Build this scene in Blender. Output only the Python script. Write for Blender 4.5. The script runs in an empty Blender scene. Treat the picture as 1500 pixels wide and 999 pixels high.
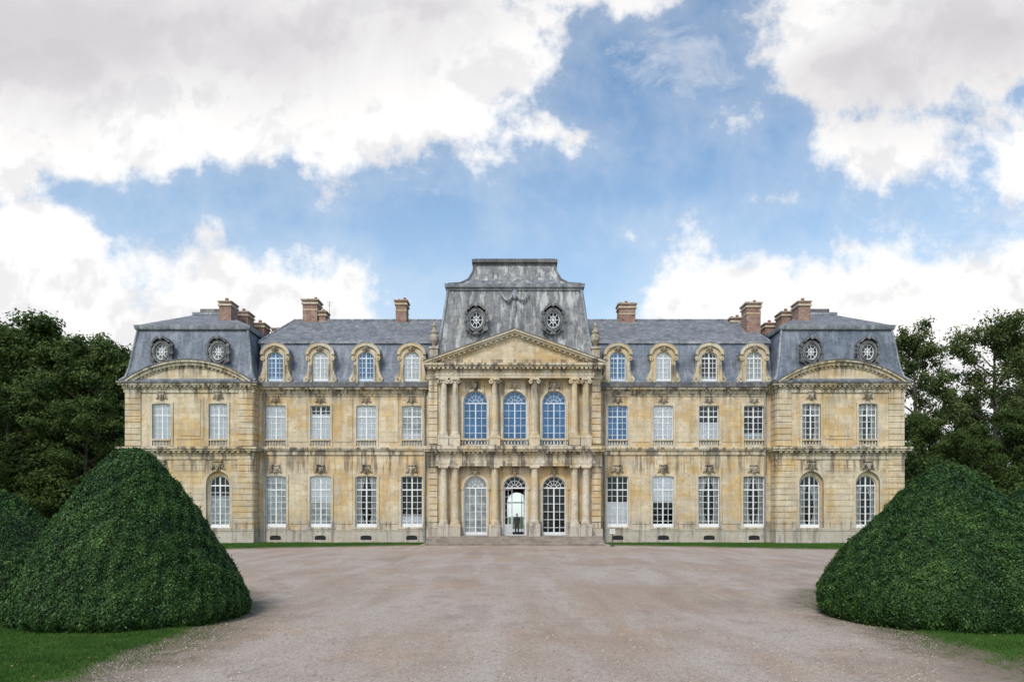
import bpy, math, random
import numpy as np
from mathutils import Vector, Matrix
from mathutils.geometry import tessellate_polygon
random.seed(7)
rng = np.random.default_rng(11)
scene = bpy.context.scene
PI = math.pi
CAMY = -55.56

# ------------------------------------------------------------------ node helpers
class NT:
    def __init__(s, tree):
        s.t = tree; s.n = tree.nodes; s.l = tree.links
    def node(s, typ, **kw):
        n = s.n.new(typ)
        for k, v in kw.items(): setattr(n, k, v)
        return n
    def put(s, sock, val):
        if val is None: return
        if isinstance(val, bpy.types.NodeSocket): s.l.new(val, sock)
        else: sock.default_value = val
    def m(s, op, a, b=None, c=None, clamp=False):
        n = s.node('ShaderNodeMath', operation=op); n.use_clamp = clamp
        s.put(n.inputs[0], a); s.put(n.inputs[1], b); s.put(n.inputs[2], c)
        return n.outputs[0]
    def ss(s, x, lo, hi, a=0.0, b=1.0):
        n = s.node('ShaderNodeMapRange', interpolation_type='SMOOTHSTEP')
        s.put(n.inputs[0], x); s.put(n.inputs[1], lo); s.put(n.inputs[2], hi); s.put(n.inputs[3], a); s.put(n.inputs[4], b)
        return n.outputs[0]
    def mix(s, f, a, b, blend='MIX'):
        n = s.node('ShaderNodeMix', data_type='RGBA', blend_type=blend)
        s.put(n.inputs[0], f)
        for i, v in ((6, a), (7, b)):
            if isinstance(v, (tuple, list)) and len(v) == 3: v = (*v, 1)
            s.put(n.inputs[i], v)
        return n.outputs[2]
    def noise(s, vec, scale, detail=4, rough=0.55, dist=0.0, dim='3D'):
        n = s.node('ShaderNodeTexNoise', noise_dimensions=dim)
        s.put(n.inputs['Vector'], vec)
        n.inputs['Scale'].default_value = scale; n.inputs['Detail'].default_value = detail
        n.inputs['Roughness'].default_value = rough; n.inputs['Distortion'].default_value = dist
        return n
    def mapping(s, vec, loc=(0,0,0), rot=(0,0,0), sc=(1,1,1), typ='POINT'):
        n = s.node('ShaderNodeMapping', vector_type=typ)
        s.put(n.inputs[0], vec)
        n.inputs[1].default_value = loc; n.inputs[2].default_value = rot; n.inputs[3].default_value = sc
        return n.outputs[0]
    def xyz(s, vec):
        n = s.node('ShaderNodeSeparateXYZ'); s.l.new(vec, n.inputs[0]); return n.outputs
    def comb(s, x, y, z):
        n = s.node('ShaderNodeCombineXYZ'); s.put(n.inputs[0], x); s.put(n.inputs[1], y); s.put(n.inputs[2], z); return n.outputs[0]

def material(name):
    m = bpy.data.materials.new(name); m.use_nodes = True
    t = NT(m.node_tree); b = t.n['Principled BSDF']
    return m, t, b
def obj_coord(t):
    return t.node('ShaderNodeTexCoord').outputs['Object']
def bump(t, b, h, strength=0.4, dist=0.02):
    n = t.node('ShaderNodeBump'); n.inputs['Strength'].default_value = strength; n.inputs['Distance'].default_value = dist
    t.put(n.inputs['Height'], h); t.l.new(n.outputs[0], b.inputs['Normal'])

def stone_mat(name, ochre, cream, dark, stain=1.0, joints=True):
    m, t, b = material(name)
    co = obj_coord(t); x, y, z = t.xyz(co)
    xy = t.m('ADD', x, y)
    v2 = t.comb(xy, z, 0.0)
    n1 = t.noise(co, 0.30, 4, 0.6).outputs[0]
    n1b = t.noise(co, 1.1, 5, 0.65).outputs[0]
    patch = t.ss(t.m('ADD', t.m('MULTIPLY', n1, 0.6), t.m('MULTIPLY', n1b, 0.4)), 0.44, 0.55)
    c = t.mix(patch, ochre, cream)
    if joints:
        br = t.node('ShaderNodeTexBrick'); t.l.new(v2, br.inputs['Vector'])
        br.inputs['Scale'].default_value = 1; br.inputs['Brick Width'].default_value = 1.05; br.inputs['Row Height'].default_value = 0.43
        br.inputs['Mortar Size'].default_value = 0.012; br.inputs['Bias'].default_value = 0.0
        br.inputs['Color1'].default_value = (1.0, 1.0, 1.0, 1); br.inputs['Color2'].default_value = (0.74, 0.69, 0.61, 1); br.inputs['Mortar'].default_value = (0.62, 0.56, 0.48, 1)
        c = t.mix(0.75, c, br.outputs[0], 'MULTIPLY')
    # grey grime in broad patches
    n5 = t.noise(t.mapping(co, loc=(11, 4, 7), sc=(0.5, 0.5, 0.8)), 1.0, 5, 0.7).outputs[0]
    c = t.mix(t.ss(n5, 0.46, 0.64, 0, 0.6), c, (0.44, 0.38, 0.30))
    # orange-ochre iron stains on a few blocks
    n6 = t.noise(t.mapping(co, loc=(2, 8, 5), sc=(0.8, 0.8, 1.3)), 1.0, 5, 0.7).outputs[0]
    c = t.mix(t.ss(n6, 0.57, 0.68, 0, 0.5), c, (0.56, 0.345, 0.135))
    # streaks of weathering
    st = t.noise(t.mapping(co, sc=(2.6, 2.6, 0.20)), 1.0, 5, 0.65).outputs[0]
    mask = None
    for zc, dep in ((7.3, 2.0), (12.4, 1.5), (6.15, 0.8), (1.3, 1.4), (14.0, 1.1)):
        mm = t.m('MULTIPLY', t.ss(z, zc - dep, zc), t.m('LESS_THAN', z, zc + 0.45))
        mask = mm if mask is None else t.m('MAXIMUM', mask, mm)
    s1 = t.m('MULTIPLY', t.ss(st, 0.44, 0.61), t.m('ADD', t.m('MULTIPLY', mask, 0.72), 0.20))
    c = t.mix(t.m('MULTIPLY', s1, stain, clamp=True), c, dark)
    # pale washed streaks
    st3 = t.noise(t.mapping(co, loc=(3, 9, 2), sc=(1.7, 1.7, 0.3)), 1.0, 4, 0.7).outputs[0]
    c = t.mix(t.ss(st3, 0.52, 0.68, 0, 0.45), c, (0.69, 0.625, 0.52))
    low = t.m('MULTIPLY', t.ss(z, 3.4, 0.2), t.ss(n1b, 0.34, 0.58))
    c = t.mix(t.m('MULTIPLY', low, 0.75), c, (0.46, 0.41, 0.35))
    low2 = t.m('MULTIPLY', t.ss(z, 2.2, 0.3), t.ss(st, 0.5, 0.62))
    c = t.mix(t.m('MULTIPLY', low2, 0.55), c, (0.20, 0.17, 0.14))
    f2 = t.noise(co, 2.7, 6, 0.78).outputs[0]
    c = t.mix(t.ss(f2, 0.54, 0.66, 0.0, 0.55), c, (0.33, 0.25, 0.155))
    c = t.mix(t.ss(f2, 0.46, 0.36, 0.0, 0.35), c, dark)
    t.l.new(c, b.inputs['Base Color']); b.inputs['Roughness'].default_value = 0.9
    b.inputs['Specular IOR Level'].default_value = 0.2
    bump(t, b, t.noise(co, 14, 4, 0.7).outputs[0], 0.5, 0.03)
    return m

M = {}
M['stone'] = stone_mat('limestone_wall', (0.65, 0.46, 0.23), (0.70, 0.59, 0.425), (0.19, 0.15, 0.11))
M['trim'] = stone_mat('limestone_trim', (0.58, 0.45, 0.265), (0.62, 0.54, 0.415), (0.165, 0.14, 0.11), 1.2, False)
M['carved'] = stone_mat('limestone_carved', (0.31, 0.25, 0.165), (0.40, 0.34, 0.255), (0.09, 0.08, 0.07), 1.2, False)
M['plinth'] = stone_mat('plinth_stone', (0.50, 0.43, 0.33), (0.57, 0.52, 0.45), (0.20, 0.175, 0.145), 1.0)

def slate(name, a, bcol, streak, amt, darkamt=0.9):
    m, t, b = material(name)
    co = obj_coord(t); x, y, z = t.xyz(co)
    v2 = t.comb(t.m('ADD', x, y), z, 0.0)
    br = t.node('ShaderNodeTexBrick'); t.l.new(v2, br.inputs['Vector'])
    br.inputs['Scale'].default_value = 1; br.inputs['Brick Width'].default_value = 0.26; br.inputs['Row Height'].default_value = 0.15
    br.inputs['Mortar Size'].default_value = 0.009
    br.inputs['Color1'].default_value = (1, 1, 1, 1); br.inputs['Color2'].default_value = (0.58, 0.60, 0.64, 1); br.inputs['Mortar'].default_value = (0.38, 0.38, 0.40, 1)
    n = t.noise(co, 0.8, 6, 0.7).outputs[0]
    c = t.mix(t.ss(n, 0.40, 0.60), a, bcol)
    c = t.mix(0.8, c, br.outputs[0], 'MULTIPLY')
    st = t.noise(t.mapping(co, sc=(2.2, 2.2, 0.28)), 1.0, 6, 0.72).outputs[0]
    c = t.mix(t.ss(st, 0.48, 0.63, 0, amt), c, streak)
    st2 = t.noise(t.mapping(co, loc=(5, 3, 1), sc=(2.6, 2.6, 0.45)), 1.0, 6, 0.72).outputs[0]
    c = t.mix(t.ss(st2, 0.52, 0.65, 0, amt * darkamt), c, (0.055, 0.055, 0.058))
    sp = t.noise(co, 5, 6, 0.8).outputs[0]
    c = t.mix(t.ss(sp, 0.56, 0.7, 0, 0.4), c, streak)
    t.l.new(c, b.inputs['Base Color']); b.inputs['Roughness'].default_value = 0.62
    bump(t, b, br.outputs['Fac'], -0.4, 0.02)
    return m
M['slate'] = slate('slate_mansard', (0.125, 0.148, 0.188), (0.195, 0.22, 0.262), (0.31, 0.33, 0.365), 0.5, 0.7)
M['slate_top'] = slate('slate_upper', (0.165, 0.168, 0.178), (0.235, 0.235, 0.24), (0.36, 0.35, 0.335), 0.5, 0.7)
M['slate_old'] = slate('slate_weathered', (0.16, 0.162, 0.165), (0.27, 0.265, 0.255), (0.48, 0.47, 0.445), 0.88, 0.9)
M['lead'] = slate('lead_sheet', (0.22, 0.23, 0.25), (0.31, 0.32, 0.34), (0.44, 0.45, 0.46), 0.6)
M['lead_dark'] = slate('lead_gutter', (0.095, 0.09, 0.092), (0.15, 0.14, 0.135), (0.28, 0.26, 0.24), 0.6)

m, t, b = material('chimney_brick')
co = obj_coord(t); x, y, z = t.xyz(co)
br = t.node('ShaderNodeTexBrick'); t.l.new(t.comb(t.m('ADD', x, y), z, 0.0), br.inputs['Vector'])
br.inputs['Scale'].default_value = 1; br.inputs['Brick Width'].default_value = 0.30; br.inputs['Row Height'].default_value = 0.10; br.inputs['Mortar Size'].default_value = 0.012
br.inputs['Color1'].default_value = (0.32, 0.135, 0.09, 1); br.inputs['Color2'].default_value = (0.17, 0.08, 0.06, 1); br.inputs['Mortar'].default_value = (0.33, 0.27, 0.22, 1)
c = t.mix(t.ss(t.noise(co, 1.9, 6, 0.75).outputs[0], 0.46, 0.62, 0, 0.65), br.outputs[0], (0.38, 0.29, 0.23))
c = t.mix(t.ss(t.noise(co, 3.9, 6, 0.75).outputs[0], 0.52, 0.66, 0, 0.75), c, (0.07, 0.055, 0.05))
t.l.new(c, b.inputs['Base Color']); b.inputs['Roughness'].default_value = 0.9
M['brick'] = m

def plain(name, col, rough=0.6, var=0.25, scale=4, metal=0.0):
    m, t, b = material(name)
    n = t.noise(obj_coord(t), scale, 5, 0.65).outputs[0]
    c = t.mix(t.ss(n, 0.35, 0.7, 0, var), col, tuple(v * 0.45 for v in col))
    t.l.new(c, b.inputs['Base Color']); b.inputs['Roughness'].default_value = rough; b.inputs['Metallic'].default_value = metal
    return m
M['paint'] = plain('white_window_paint', (0.78, 0.78, 0.77), 0.5, 0.15)
M['paint_blue'] = plain('pale_blue_window_paint', (0.60, 0.68, 0.76), 0.5, 0.15)
M['shutter'] = plain('interior_shutter_white', (0.88, 0.88, 0.90), 0.7, 0.18, 0.9)
M['shutter_grey'] = plain('interior_shutter_grey', (0.66, 0.68, 0.67), 0.7, 0.85, 1.6)
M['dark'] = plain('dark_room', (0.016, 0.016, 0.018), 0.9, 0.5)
M['blue'] = plain('painted_sky_reflection', (0.13, 0.32, 0.60), 0.6, 0.7, 0.8)  # blue backing colour stands in for sky reflected in the panes
M['curtain'] = plain('curtain_cloth', (0.6, 0.59, 0.57), 0.9, 0.4, 2)
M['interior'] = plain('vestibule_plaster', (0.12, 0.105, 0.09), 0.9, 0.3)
M['pot'] = plain('terracotta_pot', (0.30, 0.13, 0.08), 0.85, 0.4)
M['metal'] = plain('dark_metal', (0.08, 0.08, 0.085), 0.5, 0.3, 5, 0.6)
M['bark'] = plain('bark', (0.11, 0.09, 0.07), 0.95, 0.6, 3)
M['sign'] = plain('sign_white', (0.7, 0.7, 0.68), 0.5, 0.1)
M['step'] = plain('step_stone', (0.36, 0.30, 0.245), 0.9, 0.7, 1.5)

m = bpy.data.materials.new('window_glass'); m.use_nodes = True
t = NT(m.node_tree); t.n.clear()
out = t.node('ShaderNodeOutputMaterial'); tr = t.node('ShaderNodeBsdfTransparent'); gl = t.node('ShaderNodeBsdfGlossy')
gl.inputs['Roughness'].default_value = 0.03; gl.inputs['Color'].default_value = (0.85, 0.93, 1, 1)
tr.inputs['Color'].default_value = (0.98, 0.99, 0.99, 1)
co = obj_coord(t)
bp = t.node('ShaderNodeBump'); bp.inputs['Strength'].default_value = 0.4; bp.inputs['Distance'].default_value = 0.04
t.l.new(t.noise(co, 1.6, 2).outputs[0], bp.inputs['Height']); t.l.new(bp.outputs[0], gl.inputs['Normal'])
mx = t.node('ShaderNodeMixShader')
fr = t.node('ShaderNodeFresnel'); fr.inputs[0].default_value = 1.45
t.put(mx.inputs[0], t.m('MULTIPLY', fr.outputs[0], 1.0)); t.l.new(tr.outputs[0], mx.inputs[1]); t.l.new(gl.outputs[0], mx.inputs[2]); t.l.new(mx.outputs[0], out.inputs[0])
M['glass'] = m

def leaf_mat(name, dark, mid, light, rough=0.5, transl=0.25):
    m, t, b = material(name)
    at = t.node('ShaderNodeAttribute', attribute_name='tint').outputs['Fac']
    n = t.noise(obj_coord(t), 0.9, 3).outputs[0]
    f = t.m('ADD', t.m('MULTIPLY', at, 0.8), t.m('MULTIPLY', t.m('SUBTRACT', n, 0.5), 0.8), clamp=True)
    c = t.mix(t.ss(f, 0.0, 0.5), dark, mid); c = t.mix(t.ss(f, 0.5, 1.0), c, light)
    t.l.new(c, b.inputs['Base Color']); b.inputs['Roughness'].default_value = rough
    b.inputs['Specular IOR Level'].default_value = 0.3
    if transl > 0:
        tl = t.node('ShaderNodeBsdfTranslucent'); t.l.new(c, tl.inputs[0])
        mx = t.node('ShaderNodeMixShader'); mx.inputs[0].default_value = transl
        o = t.n['Material Output']
        t.l.new(b.outputs[0], mx.inputs[1]); t.l.new(tl.outputs[0], mx.inputs[2]); t.l.new(mx.outputs[0], o.inputs[0])
    return m
M['leaf'] = leaf_mat('tree_leaves', (0.032, 0.060, 0.012), (0.080, 0.125, 0.026), (0.19, 0.22, 0.048), 0.65, 0.35)
M['leaf_r'] = leaf_mat('tree_leaves_olive', (0.046, 0.070, 0.018), (0.115, 0.15, 0.040), (0.25, 0.26, 0.085), 0.65, 0.4)
M['bushleaf'] = leaf_mat('clipped_yew_leaves', (0.008, 0.026, 0.005), (0.030, 0.078, 0.013), (0.105, 0.18, 0.034), 0.5, 0.15)
M['grass'] = leaf_mat('grass_blades', (0.035, 0.09, 0.012), (0.07, 0.155, 0.02), (0.15, 0.23, 0.045), 0.65, 0.3)
M['bushcore'] = plain('hedge_core', (0.008, 0.018, 0.005), 0.95, 0.4)

# ------------------------------------------------------------------ mesh builder
class MB:
    def __init__(s): s.v = []; s.f = []
    def add(s, vs, fs):
        o = len(s.v); s.v.extend(vs); s.f.extend([tuple(i + o for i in f) for f in fs])
    def box(s, x0, x1, y0, y1, z0, z1):
        if x0 > x1: x0, x1 = x1, x0
        s.add([(x0,y0,z0),(x1,y0,z0),(x1,y1,z0),(x0,y1,z0),(x0,y0,z1),(x1,y0,z1),(x1,y1,z1),(x0,y1,z1)],
              [(0,1,5,4),(1,2,6,5),(2,3,7,6),(3,0,4,7),(4,5,6,7),(0,3,2,1)])
    def prism(s, outer, holes=(), y0=0, y1=1, yh=None, back=False):
        loops = [list(outer)] + [list(h) for h in holes]
        flat = [p for l in loops for p in l]
        tris = tessellate_polygon([[Vector((p[0], p[1], 0)) for p in l] for l in loops])
        s.add([(p[0], y0, p[1]) for p in flat], [tuple(tt) for tt in tris])
        if back: s.add([(p[0], y1, p[1]) for p in flat], [tuple(reversed(tt)) for tt in tris])
        for i, l in enumerate(loops):
            ye = y1 if i == 0 else (yh if yh is not None else y1)
            n = len(l); vs = [(p[0], y0, p[1]) for p in l] + [(p[0], ye, p[1]) for p in l]
            s.add(vs, [(k, (k+1) % n, n + (k+1) % n, n + k) for k in range(n)])
    def lathe(s, cx, cy, prof, n=18):
        vs = []; fs = []
        for r, z in prof:
            for k in range(n):
                a = 2*PI*k/n; vs.append((cx + r*math.cos(a), cy + r*math.sin(a), z))
        for j in range(len(prof)-1):
            for k in range(n):
                fs.append((j*n+k, j*n+(k+1) % n, (j+1)*n+(k+1) % n, (j+1)*n+k))
        fs.append(tuple((len(prof)-1)*n+k for k in range(n)))
        s.add(vs, fs)
    def ell(s, c, r, n=10, mrings=7):
        vs = []; fs = []
        for j in range(mrings+1):
            ph = PI*j/mrings
            for k in range(n):
                a = 2*PI*k/n
                vs.append((c[0]+r[0]*math.sin(ph)*math.cos(a), c[1]+r[1]*math.sin(ph)*math.sin(a), c[2]+r[2]*math.cos(ph)))
        for j in range(mrings):
            for k in range(n):
                fs.append((j*n+k, j*n+(k+1) % n, (j+1)*n+(k+1) % n, (j+1)*n+k))
        s.add(vs, fs)
    def tube(s, pts, rads, n=6):
        vs = []; fs = []
        P = [Vector(p) for p in pts]
        for i, p in enumerate(P):
            d = (P[min(i+1, len(P)-1)] - P[max(i-1, 0)]).normalized()
            a = d.orthogonal().normalized() if abs(d.z) > 0.95 else d.cross(Vector((0,0,1))).normalized()
            b = d.cross(a)
            for k in range(n):
                th = 2*PI*k/n; q = p + (a*math.cos(th) + b*math.sin(th))*rads[i]; vs.append(tuple(q))
        for j in range(len(P)-1):
            for k in range(n):
                fs.append((j*n+k, j*n+(k+1) % n, (j+1)*n+(k+1) % n, (j+1)*n+k))
        s.add(vs, fs)
    def loft(s, rings, cap=True):
        vs = []; fs = []
        for x0, x1, y0, y1, z in rings: vs += [(x0,y0,z),(x1,y0,z),(x1,y1,z),(x0,y1,z)]
        for j in range(len(rings)-1):
            for k in range(4): fs.append((j*4+k, j*4+(k+1) % 4, (j+1)*4+(k+1) % 4, (j+1)*4+k))
        if cap: fs.append(tuple((len(rings)-1)*4+k for k in range(4)))
        s.add(vs, fs)
    def make(s, name, mat, parent=None, smooth=False):
        me = bpy.data.meshes.new(name); me.from_pydata(s.v, [], s.f); me.materials.append(mat)
        if smooth: me.polygons.foreach_set('use_smooth', [True]*len(me.polygons))
        me.update()
        o = bpy.data.objects.new(name, me); scene.collection.objects.link(o)
        if parent: o.parent = parent
        return o

def empty(name, loc=(0,0,0)):
    e = bpy.data.objects.new(name, None); e.location = loc; e.empty_display_size = 0.5
    scene.collection.objects.link(e); return e

def arch(cx, w, z0, z1, rise, n=14):
    h = w/2
    if rise <= 0.001: return [(cx-h, z0), (cx+h, z0), (cx+h, z1), (cx-h, z1)]
    zs = z1 - rise
    pts = [(cx-h, z0), (cx+h, z0)]
    for k in range(n+1):
        a = PI*k/n; pts.append((cx + h*math.cos(a), zs + rise*math.sin(a)))
    return pts
def archtop(cx, w, z1, rise, x):
    h = w/2
    if rise <= 0.001: return z1
    q = max(0, 1 - ((x-cx)/h)**2); return z1 - rise + rise*math.sqrt(q)

# ------------------------------------------------------------------ château
ch = empty('chateau')
B = {k: MB() for k in ('walls','trim','carved','plinth','slate','slate_top','slate_old','lead','lead_dark','brick','pots',
                       'frames','frames_blue','glass','sh_white','sh_grey','dark','blue','curtains','interior','steps','columns','balusters')}

def window(cx, y, w, z0, z1, rise=0.0, cols=4, rows=6, top='dark', bot=None, split=0.5, frame='frames', curtains=False, fan=False, open_leaf=False, deep=0.45):
    F = B[frame]; e = 0.002
    outer = arch(cx, w-2*e, z0+e, z1-e, rise); ft = 0.07
    inner = arch(cx, w-2*ft, z0+ft, z1-ft, max(0, rise-ft) if rise > 0 else 0)
    F.prism(outer, [inner], y, y+0.09)
    zt = z1 - rise if rise > 0.3 else None
    mt = 0.019
    top_lim = lambda xx: archtop(cx, w-2*ft, z1-ft, max(0, rise-ft) if rise > 0 else 0, xx)
    ztr = zt if zt else z1 - (z1-z0)*0.27
    if not open_leaf:
        F.box(cx-0.05, cx+0.05, y-0.012, y+0.07, z0+ft, (ztr if fan else z1-ft-0.01))
        F.box(cx-w/2+ft, cx-0.056, y-0.008, y+0.06, z0+ft, z0+ft+0.2)
        F.box(cx+0.056, cx+w/2-ft, y-0.008, y+0.06, z0+ft, z0+ft+0.2)
    F.box(cx-w/2+ft, cx+w/2-ft, y-0.016, y+0.075, ztr-0.05, ztr+0.05)
    if not open_leaf:
        for i in range(1, cols):
            xx = cx - w/2 + w*i/cols
            if abs(xx-cx) < 0.03: continue
            F.box(xx-mt, xx+mt, y+0.01, y+0.05, z0+ft, (ztr if fan else top_lim(xx)))
        H = (ztr - z0)
        for j in range(1, rows):
            zz = z0 + H*j/rows
            F.box(cx-w/2+ft, cx+w/2-ft, y+0.013, y+0.047, zz-mt, zz+mt)
        if not fan and z1 - ztr > 0.6 and rise < 0.3:
            zz = (z1+ztr)/2; F.box(cx-w/2+ft, cx+w/2-ft, y+0.013, y+0.047, zz-mt, zz+mt)
    if fan:
        R = w/2 - ft
        for a in (30, 60, 90, 120, 150):
            a = math.radians(a); ca, sa = math.cos(a), math.sin(a)
            p0 = (cx + 0.28*R*ca, ztr + 0.28*R*sa); p1 = (cx + R*ca, ztr + R*sa)
            nx, nz = -sa*mt, ca*mt
            F.prism([(p0[0]-nx, p0[1]-nz), (p1[0]-nx, p1[1]-nz), (p1[0]+nx, p1[1]+nz), (p0[0]+nx, p0[1]+nz)], [], y+0.012, y+0.05)
        for rr in (0.28*R, 0.66*R):
            o_ = [(cx+(rr+mt)*math.cos(PI*k/12), ztr+(rr+mt)*math.sin(PI*k/12)) for k in range(13)]
            i_ = [(cx+(rr-mt)*math.cos(PI*k/12), ztr+(rr-mt)*math.sin(PI*k/12)) for k in range(12, -1, -1)]
            F.prism(o_+i_, [], y+0.016, y+0.046)
    names = {'dark':'dark','white':'sh_white','grey':'sh_grey','blue':'blue'}
    bot = bot or top
    zs = z0 + (z1-z0)*split
    if open_leaf:
        B['glass'].prism(arch(cx, w-2*ft, ztr, z1-ft, rise-ft), [], y+0.03, y+0.034)
        return
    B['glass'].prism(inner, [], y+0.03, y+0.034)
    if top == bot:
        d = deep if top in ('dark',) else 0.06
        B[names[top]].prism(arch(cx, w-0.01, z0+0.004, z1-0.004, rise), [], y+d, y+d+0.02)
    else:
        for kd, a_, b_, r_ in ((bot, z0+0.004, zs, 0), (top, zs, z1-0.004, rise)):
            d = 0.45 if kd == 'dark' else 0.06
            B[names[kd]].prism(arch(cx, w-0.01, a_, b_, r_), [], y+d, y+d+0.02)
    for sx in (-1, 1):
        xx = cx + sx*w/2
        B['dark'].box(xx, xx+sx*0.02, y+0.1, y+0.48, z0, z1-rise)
    if curtains:
        for sx in (-1, 1):
            n = 9; ps = []
            zt_ = z1 - rise - 0.05
            for k in range(n):
                ps.append((k/(n-1), 0.035*math.sin(k*2.3)))
            wob = random.uniform(0.9, 1.25)
            for k in range(n-1):
                def X(tq, z):
                    wid = w*wob*(0.40 - 0.20*math.sin(PI*min(1, max(0, 1-z))))
                    return cx + sx*(w/2 - 0.05 - wid*tq)
                vs = []; fs = []
                for q in range(9):
                    zq = q/8; z_ = z0 + 0.1 + (zt_-z0-0.1)*zq
                    vs += [(X(ps[k][0], zq), y+0.14+ps[k][1], z_), (X(ps[k+1][0], zq), y+0.14+ps[k+1][1], z_)]
                for q in range(8): fs.append((2*q, 2*q+1, 2*q+3, 2*q+2))
                B['curtains'].add(vs, fs)

def surround(cx, y, w, z0, z1, rise, th=0.17, proud=0.07, b='trim'):
    o = arch(cx, w+2*th, z0, z1+th, rise+th if rise > 0.3 else rise)
    i = arch(cx, w, z0, z1, rise)
    oo = o[1:]+[o[0]]; ii = i[1:]+[i[0]]
    poly = oo + list(reversed(ii))
    B[b].prism(poly, [], y-proud, y+0.05)

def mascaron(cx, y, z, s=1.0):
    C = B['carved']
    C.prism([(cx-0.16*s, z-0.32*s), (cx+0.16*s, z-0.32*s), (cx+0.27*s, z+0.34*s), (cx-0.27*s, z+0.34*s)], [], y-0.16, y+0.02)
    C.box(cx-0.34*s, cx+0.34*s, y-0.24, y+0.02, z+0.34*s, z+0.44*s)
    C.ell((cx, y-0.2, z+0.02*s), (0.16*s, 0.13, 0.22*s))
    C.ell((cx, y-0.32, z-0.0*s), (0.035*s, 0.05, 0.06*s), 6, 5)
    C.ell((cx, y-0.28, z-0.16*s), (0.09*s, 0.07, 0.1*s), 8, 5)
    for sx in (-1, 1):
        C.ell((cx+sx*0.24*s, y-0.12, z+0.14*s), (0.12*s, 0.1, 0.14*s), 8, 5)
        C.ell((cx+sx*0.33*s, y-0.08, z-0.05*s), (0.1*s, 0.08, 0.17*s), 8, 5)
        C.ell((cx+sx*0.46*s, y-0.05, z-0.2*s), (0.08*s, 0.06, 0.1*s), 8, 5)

def balustrade(cx, y, w, z0, z1, n=7):
    T = B['balusters']
    T.box(cx-w/2, cx+w/2, y-0.14, y+0.1, z0, z0+0.09)
    T.box(cx-w/2, cx+w/2, y-0.15, y+0.11, z1-0.11, z1)
    h = z1-z0-0.2; b0 = z0+0.09
    for k in range(n):
        xx = cx - w/2 + w*(k+0.5)/n; r = min(0.075, w/n*0.36)
        T.lathe(xx, y-0.02, [(r*0.9, b0), (r*0.9, b0+0.06*h), (r*0.5, b0+0.14*h), (r, b0+0.35*h), (r*0.75, b0+0.5*h), (r*0.42, b0+0.78*h), (r*0.8, b0+0.88*h), (r*0.9, b0+h)], 8)

def dentils(x0, x1, y, z0, z1, step=0.34, d=0.12, w=0.55):
    n = max(1, int(abs(x1-x0)/step)); s = (x1-x0)/n
    for k in range(n):
        a = x0 + s*k + s*(1-w)/2; B['trim'].box(a, a+s*w, y-d, y+0.01, z0, z1)

def banded(x0, x1, y, z0, z1, proud=0.06, h=0.46, gap=0.05, b='walls', side=None):
    z = z0; n = max(1, round((z1-z0)/h)); hh = (z1-z0)/n
    for k in range(n):
        B[b].box(x0, x1, y-proud, y+0.01 if side is None else side, z0+k*hh+gap/2, z0+(k+1)*hh-gap/2)

WB = [8.37, 12.08, 15.8, 19.45]
kinds_up = {-19.45: ('white','white'), -15.8: ('dark','white'), -12.08: ('white','white'), -8.37: ('grey','white'),
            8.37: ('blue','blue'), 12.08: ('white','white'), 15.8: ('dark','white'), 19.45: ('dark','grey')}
kinds_lo = {-19.45: ('grey','grey'), -15.8: ('white','grey'), -12.08: ('dark','dark'), -8.37: ('dark','white'),
            8.37: ('dark','white'), 12.08: ('white','dark'), 15.8: ('dark','dark'), 19.45: ('dark','dark')}
up_split = {-15.8: 0.80, -8.37: 0.35, 15.8: 0.6, 19.45: 0.35}
lo_split = {-8.37: 0.22, 8.37: 0.48, 12.08: 0.5, -15.8: 0.5}
kinds_do = {-19.45: 'blue', -15.8: 'white', -12.08: 'blue', -8.37: 'white', 8.37: 'blue', 12.08: 'white', 15.8: 'dark', 19.45: 'grey'}

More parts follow.
